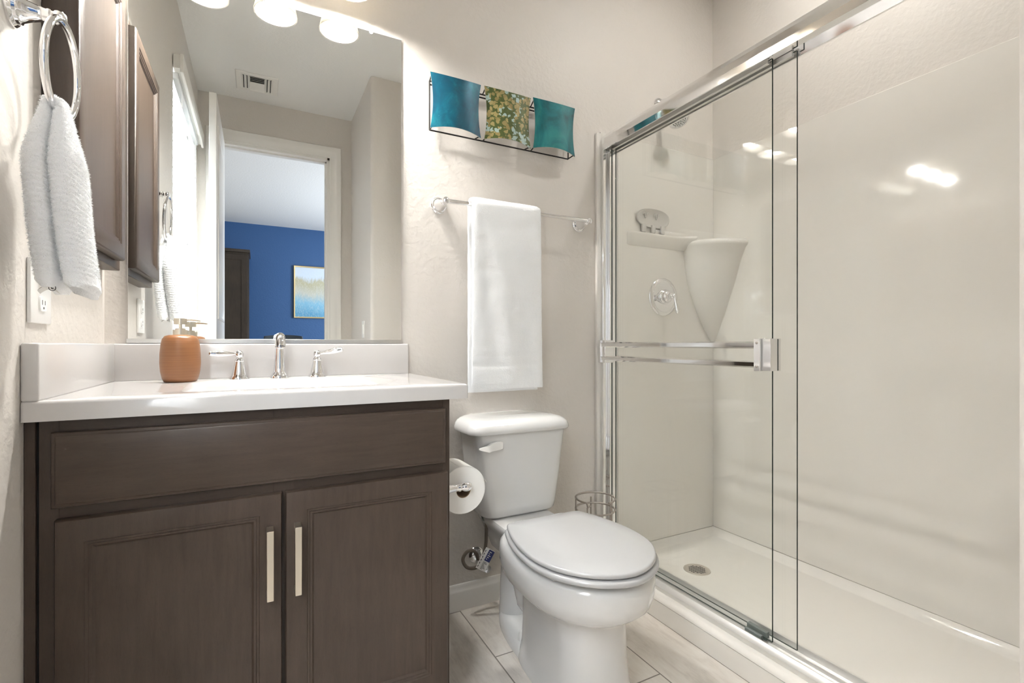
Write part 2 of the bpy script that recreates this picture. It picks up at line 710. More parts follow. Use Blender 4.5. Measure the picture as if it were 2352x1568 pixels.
# bedroom seen through the doorway in the mirror
m = MB(); m.box(-1.6, 2.9, -6.6, -6.46, 0, H); struct(m, 'wall_bedroom_back', 'wall_blue', label='deep blue bedroom wall with painting, seen in the mirror', cat='wall')
m = MB(); m.box(-1.6, -1.5, -6.46, YF - 0.12, 0, H); struct(m, 'wall_bedroom_left', 'wall_greige')
m = MB()
m.box(2.7, 2.8, -6.46, -5.3, 0, H); m.box(2.7, 2.8, -3.5, YF - 0.12, 0, H)
m.box(2.7, 2.8, -5.3, -3.5, 0, 0.75); m.box(2.7, 2.8, -5.3, -3.5, 2.25, H)
struct(m, 'wall_bedroom_right', 'wall_greige')
m = MB(); m.box(-1.6, 2.9, -6.6, YF - 0.12, -0.05, 0.0); struct(m, 'floor_bedroom', 'carpet_beige')

# baseboards
def base_profile(side):
    return [(0, 0), (0.014, 0), (0.014, 0.066), (0.0125, 0.072), (0.0085, 0.078), (0.0085, 0.084), (0.006, 0.092), (0, 0.093)]


m = MB(); m.prism(base_profile(0), lambda a, b, d: (d, -a, b), 0.432, 1.254)
struct(m, 'baseboard_back', 'trim_white', label='white baseboard behind the toilet', cat='baseboard')
m = MB(); m.prism(base_profile(0), lambda a, b, d: (0.664 - a, d, b), YF, -1.63)
m.prism(base_profile(0), lambda a, b, d: (d, -1.612 + a, b), 0.668, 1.0)
struct(m, 'baseboard_side', 'trim_white')
m = MB(); m.prism(base_profile(0), lambda a, b, d: (XL + a, d, b), YF, -0.53)
struct(m, 'baseboard_left', 'trim_white')

# door casing and jambs
m = MB()
CW = 0.085


def casing(a, b, d):
    return None


prof = [(0.0, 0.0), (0.0, 0.010), (0.012, 0.013), (0.045, 0.013), (0.052, 0.018), (0.080, 0.018), (0.085, 0.012), (0.085, 0.0)]
# swept casing: left leg, head, right leg with mitred corners
rings = []
for px, pz, sx, sz in ((DX0, 0, -1, 0), (DX0, DZ, -1, 1), (DX1, DZ, 1, 1), (DX1, 0, 1, 0)):
    rings.append([(px + sx * a, YF + t_, pz + sz * a) for a, t_ in prof])
m.loft(rings)
struct(m, 'trim_1', 'trim_white', label='white casing around the open doorway, seen in the mirror', cat='door frame')
m = MB()
m.box(DX0, DX0 + 0.018, YF - 0.12, YF + 0.001, 0, DZ)
m.box(DX1 - 0.018, DX1, YF - 0.12, YF + 0.001, 0, DZ)
m.box(DX0, DX1, YF - 0.12, YF + 0.001, DZ - 0.018, DZ)
m.box(DX1 - 0.03, DX1 - 0.018, YF - 0.075, YF - 0.04, 0, DZ - 0.018)
m.box(DX0 + 0.018, DX1 - 0.018, YF - 0.075, YF - 0.04, DZ - 0.03, DZ - 0.018)
struct(m, 'trim_2', 'trim_white')

# open door slab, parallel to the left wall
dx0, dx1, dy0, dy1, dz0, dz1 = -0.241, -0.204, -2.345, -1.565, 0.012, 2.40
m = MB(); m.box(dx0, dx1, dy0, dy1, dz0, dz1, 0.002, 1)
door = struct(m, 'door_1', 'trim_white', label='white open door slab standing on edge beside the window, seen in the mirror', cat='door')
for k, (b0, b1) in enumerate(((0.22, 0.98), (1.12, 2.26))):
    m = MB()
    m.rect_rings(dy0 + 0.11, dy1 - 0.11, b0, b1, [(0, 0.0), (0.004, 0.005), (0.014, 0.006), (0.022, 0.001), (0.05, 0.001), (0.075, 0.006)],
                 lambda a, b, d: (dx1 - 0.0005 + d, a, b), cap0=False)
    o = m.build('door_panel', 'trim_white', door)
m = MB()
m.lathe([(0.0, 0.0), (0.030, 0.0), (0.030, 0.006), (0.012, 0.012), (0.010, 0.045), (0.0, 0.045)], (dx1, dy1 - 0.065, 0.93), 'x', 24)
m.tube([(dx1 + 0.045, dy1 - 0.065, 0.93), (dx1 + 0.05, dy1 - 0.09, 0.93), (dx1 + 0.05, dy1 - 0.175, 0.925)], [0.010, 0.010, 0.007], 10)
m.build('door_handle', 'brushed_nickel', door)

# window: frame and glass in the left wall
m = MB()
fw = 0.045
for z0, z1 in ((WZ0, WZ0 + fw), (WZ1 - fw, WZ1), (1.60, 1.64)):
    m.box(-0.445, -0.405, WY0, WY1, z0, z1, 0.004, 1)
for y0, y1 in ((WY0, WY0 + fw), (WY1 - fw, WY1)):
    m.box(-0.445, -0.405, y0, y1, WZ0, WZ1, 0.004, 1)
m.box(-0.405, XL + 0.012, WY0 - 0.0, WY1 + 0.0, WZ0, WZ0 + 0.018, 0.004, 1)
win = struct(m, 'window_1', 'trim_white', label='bright window in the left wall, seen in the mirror', cat='window')
m = MB(); m.box(-0.428, -0.424, WY0 + fw, WY1 - fw, WZ0 + fw, WZ1 - fw)
m.build('window_glass', 'window_glass', win)

# white slatted blind
bl = thing('window_blind', 'white horizontal slat blind hanging over the bright window, seen in the mirror', 'blind', (-0.345, -1.70, 0.93))
m = MB()
m.box(-0.362, -0.326, -2.225, -1.195, 2.318, 2.388, 0.004, 2)
m.box(-0.334, -0.318, -2.232, -1.188, 2.300, 2.392, 0.005, 2)
m.build('valance', 'trim_white', bl)
m = MB(); m.box(-0.385, -0.345, -2.15, -1.24, 2.285, 2.318, 0.003, 1); m.build('head_rail', 'blind_white', bl)
m = MB()
z = 0.955
ta = rad(69)
while z < 2.29:
    M = Matrix.Translation((-0.372, 0, z)) @ Matrix.Rotation(ta, 4, 'Y')
    m.box(-0.025, 0.025, -2.165, -1.235, -0.0013, 0.0013, 0, 1, 0, M)
    z += 0.043
m.build('slats', 'blind_white', bl)
for y in (-2.02, -1.70, -1.38):
    m = MB(); m.tube([(-0.346, y, 0.95), (-0.346, y, 2.30)], 0.0012, 6); m.build('ladder_cord', 'plastic_white', bl)
m = MB(); m.box(-0.388, -0.346, -2.165, -1.235, 0.925, 0.942, 0.004, 2); m.build('bottom_rail', 'blind_white', bl)

# ------------------------------------------------------------------ vanity cabinet
VX0, VX1, VYF = -0.36, 0.431, -0.515
van = thing('vanity_cabinet', 'dark stained wooden vanity cabinet under the white countertop', 'cabinet', (0.035, -0.26, 0.0))
m = MB()
m.box(-0.346, -0.330, VYF + 0.020, -0.004, 0.10, 0.8355)
m.box(VX1 - 0.016, VX1, VYF + 0.019, -0.004, 0.10, 0.8355)
m.box(-0.330, VX1 - 0.016, VYF + 0.020, -0.004, 0.10, 0.116)
m.box(-0.330, VX1 - 0.016, -0.010, -0.004, 0.116, 0.8355)
m.build('carcass', 'wood_depth', van)
m = MB(); m.box(-0.325, VX1 - 0.004, -0.455, -0.44, 0.0, 0.10); m.box(VX1 - 0.02, VX1 - 0.002, -0.44, -0.004, 0.0, 0.10); m.build('toe_kick', 'wood_horizontal', van)
# face frame: stiles and rails
for x0, x1 in ((-0.3462, -0.318), (0.412, VX1), (0.030, 0.072)):
    m = MB(); m.box(x0, x1, VYF, VYF + 0.019, 0.10, 0.8355, 0.0008, 1); m.build('stile', 'wood_vertical', van)
for z0, z1 in ((0.805, 0.8355), (0.645, 0.692), (0.10, 0.13)):
    m = MB(); m.box(-0.3185, 0.4125, VYF + 0.0006, VYF + 0.0186, z0, z1); m.build('rail', 'wood_horizontal', van)
m = MB(); m.box(-0.3655, -0.3500, VYF - 0.002, VYF + 0.02, 0.0, 0.8355, 0.001, 1)
m.build('filler_strip', 'wood_vertical', van)
m = MB(); m.box(-0.3500, -0.3462, VYF + 0.006, VYF + 0.020, 0.0, 0.8355); m.build('shadow_groove', 'dark_gap', van)

FM = lambda a, b, d: (a, VYF - d, b)
# false drawer front
m = MB()
m.rect_rings(-0.326, 0.415, 0.679, 0.815, [(0, 0.001), (0, 0.014), (0.0015, 0.0165), (0.006, 0.0175), (0.0075, 0.0195), (0.010, 0.0205)], FM)
m.build('drawer_front', 'wood_horizontal', van)


def vanity_door(x0, x1, hx, stile_only=False):
    z0, z1 = 0.125, 0.657
    m = MB()
    m.rect_rings(x0, x1, z0, z1, [(0, 0.001), (0, 0.016), (0.002, 0.0195), (0.005, 0.0205), (0.042, 0.0205), (0.0435, 0.0185), (0.0475, 0.0185),
                                  (0.049, 0.0165), (0.053, 0.0165), (0.057, 0.0120)], FM, cap1=False)
    d = m.build('door', 'wood_vertical', van)
    m = MB()
    m.rect_rings(x0 + 0.056, x1 - 0.056, z0 + 0.056, z1 - 0.056, [(0, 0.004), (0, 0.0115), (0.0, 0.0118)], FM)
    m.build('panel', 'wood_vertical', d)
    m = MB()
    ht, hb = 0.590, 0.447
    hw_ = 0.0065
    y_out = VYF - 0.0205 - 0.028
    m.box(hx - hw_, hx + hw_, y_out - 0.006, y_out, hb, ht, 0.0006, 1)
    for zz in (hb, ht - 0.010):
        m.box(hx - hw_, hx + hw_, y_out - 0.002, VYF - 0.0195, zz, zz + 0.010, 0.0004, 1)
    h = m.build('handle', 'brushed_nickel', d)
    h['label'] = 'brushed nickel bar pull'
    return d


vanity_door(-0.321, 0.047, 0.024)
vanity_door(0.054, 0.420, 0.077)

# ------------------------------------------------------------------ countertop with moulded basin
top = thing('vanity_countertop', 'glossy white countertop with moulded basin and backsplash on the dark vanity', 'countertop', (0.06, -0.27, 0.836))
CT, CB = 0.873, 0.8365
CX0, CX1, CYF = -0.3655, 0.4745, -0.535
BX0, BX1, BY0, BY1 = -0.155, 0.275, -0.455, -0.150
m = MB()
rr = 0.006


def ring_at(ins, z, rc=0.006):
    return [(a, b, z) for a, b in round_rect(CX0 + ins * 0.0, CX1 - ins, CYF + ins, -0.0005, max(rc - ins * 0.0, 0.002), 5)]


outer = [ring_at(0.0, CB), ring_at(0.0, CT - rr), ring_at(rr * 0.3, CT - rr * 0.3), ring_at(rr, CT)]
inner = []
# basin opening has the same count of points as the outer ring (4 corners x 5)
for ins, z, rc in ((0.0, CT, 0.030), (0.006, CT - 0.002, 0.030), (0.014, CT - 0.012, 0.030), (0.030, CT - 0.075, 0.035), (0.055, CT - 0.105, 0.04), (0.11, CT - 0.112, 0.03)):
    inner.append([(a, b, z) for a, b in round_rect(BX0 + ins, BX1 - ins, BY0 + ins, BY1 - ins, rc, 5)])
m.loft(outer + inner, (False, True))
m.build('slab', 'cultured_marble', top, smooth=50)
m = MB()
m.box(CX0 + 0.02, 0.4645, -0.0205, -0.0005, CT - 0.001, 0.9745, 0.004, 3)
m.build('backsplash', 'cultured_marble', top)
m = MB()
m.box(CX0, -0.3405, CYF + 0.002, -0.0005, CT - 0.001, 0.9755, 0.004, 3)
m.build('side_splash', 'cultured_marble', top)
m = MB(); m.lathe([(0.0, 0.0), (0.022, 0.0), (0.022, 0.004), (0.017, 0.006), (0.0, 0.007)], (0.06, -0.30, CT - 0.113), 'z', 24)
m.build('sink_drain', 'chrome', top)

# ------------------------------------------------------------------ faucet
fau = thing('faucet', 'polished chrome widespread faucet behind the basin', 'faucet', (0.06, -0.058, CT))
fy = -0.060
m = MB()
m.lathe([(0.0, 0.0), (0.0265, 0.0), (0.0265, 0.004), (0.023, 0.010), (0.0185, 0.016), (0.0175, 0.018), (0.016, 0.030)], (0.06, fy, CT), 'z', 32, caps=(True, False))
pts, rs = [], []
for k in range(9):
    u = k / 8
    pts.append((0.06, fy, CT + 0.028 + 0.064 * u)); rs.append(0.0165 - 0.004 * u)
for k in range(1, 13):
    a = PI * 0.86 * k / 12
    pts.append((0.06, fy - 0.030 + 0.030 * math.cos(a), CT + 0.092 + 0.030 * math.sin(a))); rs.append(0.0125 + 0.0012 * k / 12)
e = pts[-1]
pts.append((0.06, e[1] - 0.004, e[2] - 0.012)); rs.append(0.0145)
m.tube(pts, rs, 24)
m.lathe([(0.010, -0.002), (0.0125, 0.0), (0.0125, 0.004), (0.009, 0.005)], (0.06, e[1] - 0.0045, e[2] - 0.016), 'z', 24)
m.build('spout', 'chrome', fau)
m = MB(); m.lathe([(0.003, 0.0), (0.003, 0.055), (0.006, 0.058), (0.006, 0.066), (0.0, 0.069)], (0.06, fy + 0.026, CT), 'z', 16); m.build('lift_rod', 'chrome', fau)
for hx, sg, tilt in ((-0.045, -1, 0.04), (0.165, 1, 0.20)):
    m = MB()
    m.lathe([(0.0, 0.0), (0.0265, 0.0), (0.0265, 0.004), (0.022, 0.010), (0.0205, 0.014), (0.0165, 0.032), (0.0135, 0.046), (0.0125, 0.050),
             (0.0135, 0.052), (0.0125, 0.056), (0.0085, 0.060), (0.007, 0.063)], (hx, fy, CT), 'z', 28)
    m.sphere((hx, fy, CT + 0.0705), 0.0118)
    h = m.build('handle', 'chrome', fau)
    m = MB()
    p0 = Vector((hx + sg * 0.009, fy - 0.003, CT + 0.0715))
    dr = Vector((sg * 1.0, -0.25, tilt)).normalized()
    L = 0.068
    prof = [(0.0045, 0), (0.0045, 0.10), (0.0062, 0.22), (0.0082, 0.45), (0.0088, 0.66), (0.0080, 0.82), (0.0066, 0.93), (0.0066, 0.97), (0.004, 1.0)]
    m.tube([p0 + dr * L * u for _, u in prof], [q for q, _ in prof], 16)
    m.build('lever', 'chrome', h)

# ------------------------------------------------------------------ soap dispenser
sd = thing('soap_dispenser', 'amber ceramic soap pump bottle on the left of the countertop', 'soap dispenser', (-0.181, -0.118, CT))
sc_ = (-0.181, -0.118, CT)
m = MB()
m.lathe([(0.0, 0.0), (0.033, 0.0), (0.0375, 0.0025), (0.041, 0.010), (0.0445, 0.028), (0.0462, 0.050), (0.0458, 0.075), (0.0435, 0.100), (0.0405, 0.114),
         (0.0350, 0.1215), (0.026, 0.1245), (0.012, 0.1255), (0.0, 0.1255)], sc_, 'z', 48)
m.build('bottle', 'amber_glaze', sd)
m = MB()
m.lathe([(0.0, 0.125), (0.0172, 0.125), (0.0172, 0.1385), (0.0120, 0.1385), (0.0120, 0.1425), (0.0042, 0.1425), (0.0042, 0.155), (0.0, 0.155)], sc_, 'z', 32)
m.build('collar', 'brushed_nickel', sd)
m = MB()
m.lathe([(0.0, 0.153), (0.0150, 0.153), (0.0150, 0.1685), (0.0, 0.1685)], sc_, 'z', 32)
pm = m.build('pump_head', 'brushed_nickel', sd)
m = MB()
a0 = rad(8)
pp = [(0.012, 0.1655), (0.025, 0.1660), (0.036, 0.1652), (0.045, 0.1635)]
m.tube([(sc_[0] + q * math.cos(a0), sc_[1] + q * math.sin(a0), CT + z_) for q, z_ in pp], [0.0032, 0.0032, 0.003, 0.0026], 10)
m.build('nozzle', 'brushed_nickel', pm)

# ------------------------------------------------------------------ mirror
mi_ = thing('wall_mirror', 'large frameless wall mirror above the vanity countertop', 'mirror', (0.0635, 0.0, 0.977))
m = MB()
m.box(-0.315, 0.4435, -0.0065, -0.0008, 0.982, 2.026, 0.0012, 1)
m.build('mirror_glass', 'mirror_silver', mi_)
m = MB(); m.box(-0.3175, 0.4455, -0.0105, -0.0002, 0.9758, 0.9885, 0.001, 1); m.build('bottom_channel', 'satin_aluminium', mi_)
for x in (-0.22, 0.340):
    m = MB()
    m.lathe([(0.0, -0.0095), (0.0055, -0.0095), (0.0065, -0.0085), (0.0065, -0.0066), (0.0, -0.0066)], (x, 0, 2.022), 'y', 20)
    m.lathe([(0.0, -0.0095), (0.0040, -0.0095), (0.0050, -0.0085), (0.0050, -0.0004), (0.0, -0.0004)], (x, 0, 2.0325), 'y', 20)
    m.build('mirror_clip', 'plastic_clear', mi_)

# ------------------------------------------------------------------ vanity light over the mirror
LC = [-0.145, 0.055, 0.255]
LY, LZ = -0.128, 2.066
vl = thing('vanity_light', 'three-shade vanity light above the mirror, glowing', 'wall light', (0.055, 0, 2.20))
m = MB(); m.box(-0.20, 0.31, -0.022, 0.0, 2.215, 2.275, 0.008, 3); m.build('backplate', 'brushed_nickel', vl)
for x in LC:
    m = MB()
    m.tube([(x, -0.02, 2.245), (x, -0.07, 2.252), (x, -0.11, 2.245), (x, LY, 2.222), (x, LY, 2.195)], 0.008, 12)
    m.lathe([(0.0, 2.21), (0.020, 2.205), (0.026, 2.185), (0.026, 2.175), (0.0, 2.175)], (x, LY, 0), 'z', 24)
    arm = m.build('arm', 'brushed_nickel', vl)
    m = MB()
    outp = [(0.024, 2.182), (0.034, 2.172), (0.045, 2.150), (0.054, 2.120), (0.061, 2.090), (0.066, LZ)]
    inp = [(q - 0.004, z_) for q, z_ in reversed(outp)]
    m.lathe(outp + inp, (x, LY, 0), 'z', 40, caps=(False, False))
    m.build('shade', 'frosted_shade', vl, smooth=60)
    m = MB()
    m.lathe([(0.0, 2.072), (0.012, 2.0735), (0.0215, 2.079), (0.0275, 2.088), (0.030, 2.100), (0.0275, 2.114), (0.020, 2.132), (0.014, 2.146), (0.013, 2.165), (0.0, 2.165)], (x, LY, 0), 'z', 24)
    m.build('bulb', 'bulb_glow', vl, smooth=60)

# downlight in the shower ceiling
dl = thing('ceiling_downlight', 'recessed round downlight in the ceiling above the shower', 'ceiling light', (1.62, -0.80, H))
m = MB(); m.lathe([(0.070, H - 0.0005), (0.092, H - 0.0005), (0.090, H - 0.007), (0.072, H - 0.010), (0.070, H - 0.004)], (1.62, -0.80, 0), 'z', 40, caps=(False, False)); m.build('trim_ring', 'plastic_white', dl)
m = MB(); m.lathe([(0.0, H - 0.004), (0.071, H - 0.004), (0.071, H - 0.0005), (0.0, H - 0.0005)], (1.62, -0.80, 0), 'z', 32); m.build('lens', 'can_glow', dl)

# ------------------------------------------------------------------ medicine cabinet on the left wall
mc = thing('medicine_cabinet', 'dark wood medicine cabinet on the left wall beside the mirror', 'cabinet', (-0.345, -0.25, 1.17))
m = MB()
m.box(XL + 0.0002, -0.327, -0.437, -0.030, 1.170, 1.905, 0.0015, 1)
m.build('cabinet_body', 'wood_vertical', mc)
MF = lambda a, b, d: (-0.3262 + d, a, b)
m = MB()
m.rect_rings(-0.446, -0.074, 1.191, 1.885, [(0, 0), (0, 0.014), (0.002, 0.018), (0.005, 0.0195), (0.038, 0.0195), (0.040, 0.0172), (0.0445, 0.0172),
                                            (0.046, 0.0150), (0.050, 0.0150), (0.054, 0.0105)], MF, cap1=False)
md = m.build('door', 'wood_vertical', mc)
m = MB(); m.rect_rings(-0.393, -0.127, 1.244, 1.832, [(0, 0.003), (0, 0.0100), (0.0, 0.0102)], MF); m.build('panel', 'wood_vertical', md)

# ------------------------------------------------------------------ outlet on the left wall
ol = thing('electrical_outlet', 'white electrical outlet plate on the left wall under the hand towel', 'outlet', (-0.36, -0.46, 1.01))
m = MB()
m.box(XL + 0.0002, -0.3595, -0.505, -0.406, 1.012, 1.130, 0.002, 2)
m.build('cover_plate', 'plastic_white', ol)
for zc in (1.049, 1.093):
    m = MB()
    m.prism([(-0.4555 + a * 0.016, zc + b * 0.0165) for a, b in [(math.copysign(abs(math.cos(t)) ** .5, math.cos(t)), math.copysign(min(abs(math.sin(t)), .85), math.sin(t))) for t in [2 * PI * i / 28 for i in range(28)]]],
            lambda a, b, d: (d, a, b), -0.3600, -0.3565)
    rc_ = m.build('receptacle', 'plastic_white', ol)
    m = MB()
    m.box(-0.3567, -0.3562, -0.4630, -0.4610, zc - 0.002, zc + 0.007)
    m.box(-0.3567, -0.3562, -0.4500, -0.4480, zc - 0.002, zc + 0.006)
    m.lathe([(0.0, 0), (0.0024, 0), (0.0024, 0.0005), (0, 0.0005)], (-0.3567, -0.4555, zc - 0.008), 'x', 10)
    m.build('slots', 'dark_slot', rc_)

# ------------------------------------------------------------------ towel ring and hand towel
RY, RX, RZ, RR = -0.568, -0.300, 1.447, 0.080
tr_ = thing('towel_ring', 'chrome towel ring with round wall post on the left wall', 'towel ring', (-0.36, RY, 1.54))
m = MB()
m.lathe([(0.0, 0.0), (0.030, 0.0), (0.030, 0.004), (0.027, 0.007), (0.025, 0.008), (0.024, 0.012), (0.021, 0.014), (0.0165, 0.024), (0.0125, 0.036), (0.0105, 0.046),
         (0.0115, 0.048), (0.0115, 0.051), (0.0095, 0.053), (0.0095, 0.056), (0.0115, 0.058), (0.0125, 0.062), (0.0115, 0.068), (0.007, 0.072), (0.0, 0.073)], (XL + 0.0002, RY, 1.537), 'x', 32)
m.build('wall_post', 'chrome', tr_)
m = MB()
m.tube([(RX + 0.004 * math.cos(a), RY + RR * math.sin(a), RZ + RR * math.cos(a)) for a in [2 * PI * i / 64 for i in range(64)]], 0.0058, 14, closed=True)
m.build('ring', 'chrome', tr_)


def hand_towel():
    """folded ribbed hand towel through the ring: a wall-side leaf and a front leaf joined over the ring bar"""
    m = MB()
    zb = RZ - RR          # bottom of the ring
    N = 72
    ZN = 190

    def ss(a, b, x):
        x = max(0.0, min(1.0, (x - a) / (b - a)))
        return x * x * (3 - 2 * x)

    def leaf(front):
        rings = []
        ztop = zb + 0.019
        zbot = 1.066 if front else 1.072
        for k in range(ZN):
            u = k / (ZN - 1)
            z = ztop + (zbot - ztop) * u
            e = ss(0, 0.34, u)
            g = ss(0, 0.10, u)
            if front:
                xc = -0.2945 + 0.004 * e + 0.022 * u * u
                th = 0.006 + 0.004 * g + 0.0105 * e
                y0 = -0.606 - 0.022 * e + 0.010 * u
                y1 = -0.566 + 0.052 * e + 0.006 * math.sin(u * 5) * u
            else:
                xc = -0.3125 - 0.011 * e + 0.018 * u * u
                th = 0.006 + 0.004 * g + 0.0095 * e
                y0 = -0.606 - 0.022 * e + 0.014 * u
                y1 = -0.566 + 0.045 * e
            hem = ss(0.968, 1.0, u)
            th *= 1 - 0.45 * hem
            yc, hw = (y0 + y1) / 2, (y1 - y0) / 2
            calm = 0.12 if u > 0.925 else 1.0
            ring = []
            for i in range(N):
                a = 2 * PI * i / N
                ca, sa = math.cos(a), math.sin(a)
                px = math.copysign(abs(ca) ** 0.75, ca)
                py = math.copysign(abs(sa) ** 0.75, sa)
                fold = 0.0028 * math.sin(py * 4.4 + (1.3 if front else 0.2) + u * 1.6) * e
                rib = 0.00085 * math.sin((z + 0.30 * (py + 1) * hw * 0.5) * 2 * PI / 0.0092) * calm * (0.35 + 0.65 * e)
                f = Vector((px * 9 + z * 60, py * 8, z * 120))
                nz = mnoise.noise(f) * 0.0011 + mnoise.noise(f * 2.3) * 0.0006
                d_ = (rib + nz)
                x = xc + px * (th + d_) + fold
                y = yc + py * (hw + d_)
                up = (py * 0.5 + 0.5)
                zz = z - (0.034 * up * e * max(0.0, 1 - u * 1.1)) - 0.008 * up * u + 0.004 * math.sin(py * 4 + (0 if front else 2)) * hem
                ring.append((x, y, zz))
            rings.append(ring)
        m.loft(rings)

    leaf(False)
    leaf(True)
    # the saddle over the ring bar
    rings = []
    for k in range(21):
        a = PI * k / 20
        cx_, cz_ = -0.3030 + 0.0095 * math.cos(a), zb + 0.004 + 0.0135 * math.sin(a)
        ring = []
        for i in range(28):
            b = 2 * PI * i / 28
            q = 0.0068 * math.cos(b)
            yy = -0.586 + 0.024 * math.copysign(abs(math.sin(b)) ** 0.7, math.sin(b))
            ring.append((cx_ + q * math.cos(a), yy, cz_ + q * math.sin(a)))
        rings.append(ring)
    m.loft(rings)
    add_pile(m, 42000, 0.0028, 0.00045, 3, lambda c: c.z > 1.088)
    return m


ht = tag(hand_towel().build('hand_towel', 'terry_white', smooth=80, origin=(-0.30, -0.575, 1.08)),
         'white ribbed hand towel folded through the chrome towel ring', 'towel')
m = MB()
m.grid(8, 4, lambda u, v: (-0.322 + 0.026 * u, -0.602 + 0.012 * v, 1.062 + 0.008 * math.sin(u * PI) - 0.004 * v))
m.grid(8, 4, lambda u, v: (-0.322 + 0.026 * u, -0.602 + 0.012 * v, 1.0615 + 0.008 * math.sin(u * PI) - 0.004 * v))
ct = m.build('care_tag', 'paper_white', ht)
ct['label'] = 'small care tag with black print'
m = MB()
m.grid(8, 3, lambda u, v: (-0.3225 + 0.012 * u, -0.6025 + 0.003 * v * math.sin(u * PI), 1.0622 + 0.0085 * math.sin(u * PI * 0.5)))
m.lathe([(0.0040, 0), (0.0050, 0), (0.0050, 0.0004), (0.0040, 0.0004)], (-0.303, -0.6032, 1.067), 'y', 16, caps=(False, False))
m.lathe([(0.0, 0), (0.0018, 0), (0.0018, 0.0004), (0.0, 0.0004)], (-0.303, -0.6032, 1.067), 'y', 10)
m.build('print', 'label_ink', ct)

# ------------------------------------------------------------------ wall art
wa = thing('wall_art', 'metal wall sculpture of three curved enamel panels above the towel bar', 'wall art', (0.83, 0, 1.72))
m = MB()
fz0, fz1, fx0, fx1 = 1.730, 1.915, 0.540, 1.128
for (p, q) in (((fx0, fz0), (fx1, fz0)), ((fx0, fz1 - 0.012), (fx1, fz1 - 0.012)), ((fx0, fz1 - 0.024), (fx1, fz1 - 0.024)), ((fx0, fz0), (fx0, fz1 - 0.012)), ((fx1, fz0), (fx1, fz1 - 0.012))):
    m.tube([(p[0], -0.018, p[1]), (q[0], -0.018, q[1])], 0.0028, 8)
PAN = [(0.5305, 0.722, 1.722, 1.916, 'teal_enamel'), (0.735, 0.931, 1.722, 1.917, 'mosaic_enamel'), (0.9405, 1.136, 1.728, 1.923, 'sea_green_enamel')]
for x0, x1, z0, z1, _ in PAN:
    for x in (x0 + 0.006, x1 - 0.006):
        for z in (z0 + 0.006, z1 - 0.006):
            zf = fz0 if z < 1.8 else fz1 - 0.012
            m.tube([(x, -0.054, z), (x + (0.004 if x < (x0 + x1) / 2 else -0.004), -0.018, zf)], 0.0024, 8)
m.build('wire_frame', 'black_wire', wa)
for (x0, x1, z0, z1, mm), lab in zip(PAN, ('left panel in deep teal enamel', 'middle panel with gold and pale blue chips on green', 'right panel in sea green enamel')):
    def pan(u, v, off):
        a, b = u * 2 - 1, v * 2 - 1
        hx, hz = (x1 - x0) / 2, (z1 - z0) / 2
        x = (x0 + x1) / 2 + a * hx * (1 - 0.10 * (1 - b * b))
        z = (z0 + z1) / 2 + b * hz * (1 - 0.10 * (1 - a * a))
        y = -0.054 - 0.020 * (1 - a * a) - off
        return (x, y, z)
    m = MB()
    n_ = 22
    front = [[pan(i / (n_ - 1), j / (n_ - 1), 0.0015) for j in range(n_)] for i in range(n_)]
    m.grid(n_, n_, lambda u, v: pan(u, v, 0.0012))
    m.grid(n_, n_, lambda u, v: pan(u, v, -0.0012), mi=1)
    # rim joining the two faces
    per = [(i / 40, 0) for i in range(40)] + [(1, i / 40) for i in range(40)] + [(1 - i / 40, 1) for i in range(40)] + [(0, 1 - i / 40) for i in range(40)]
    m.loft([[pan(u, v, 0.0012) for u, v in per], [pan(u, v, -0.0012) for u, v in per]], (False, False), mi=1)
    o = m.build('panel', [mm, 'satin_aluminium'], wa, smooth=50)
    o['label'] = lab

# ------------------------------------------------------------------ towel bar and bath towel
BZ, BY = 1.472, -0.072
tb = thing('towel_bar', 'chrome towel bar on the back wall below the wall art', 'towel bar', (0.885, 0, BZ))
for x, sg in ((0.580, 1), (1.192, -1)):
    m = MB()
    m.lathe([(0.0, 0.0), (0.030, 0.0), (0.030, 0.004), (0.027, 0.006), (0.0255, 0.010), (0.022, 0.012), (0.0165, 0.026), (0.0125, 0.042), (0.0105, 0.054),
             (0.0118, 0.056), (0.0118, 0.060), (0.0095, 0.062), (0.0125, 0.068), (0.0132, 0.074), (0.0115, 0.081), (0.006, 0.085), (0.0, 0.086)], (x, -0.0004, BZ),
            'y', 32, M=Matrix.Translation((x, 0, BZ)) @ Matrix.Scale(-1, 4, (0, 1, 0)) @ Matrix.Translation((-x, 0, -BZ)))
    m.build('wall_post', 'chrome', tb)
m = MB(); m.tube([(0.580, BY, BZ), (1.192, BY, BZ)], 0.0078, 20); m.build('rod', 'chrome', tb)


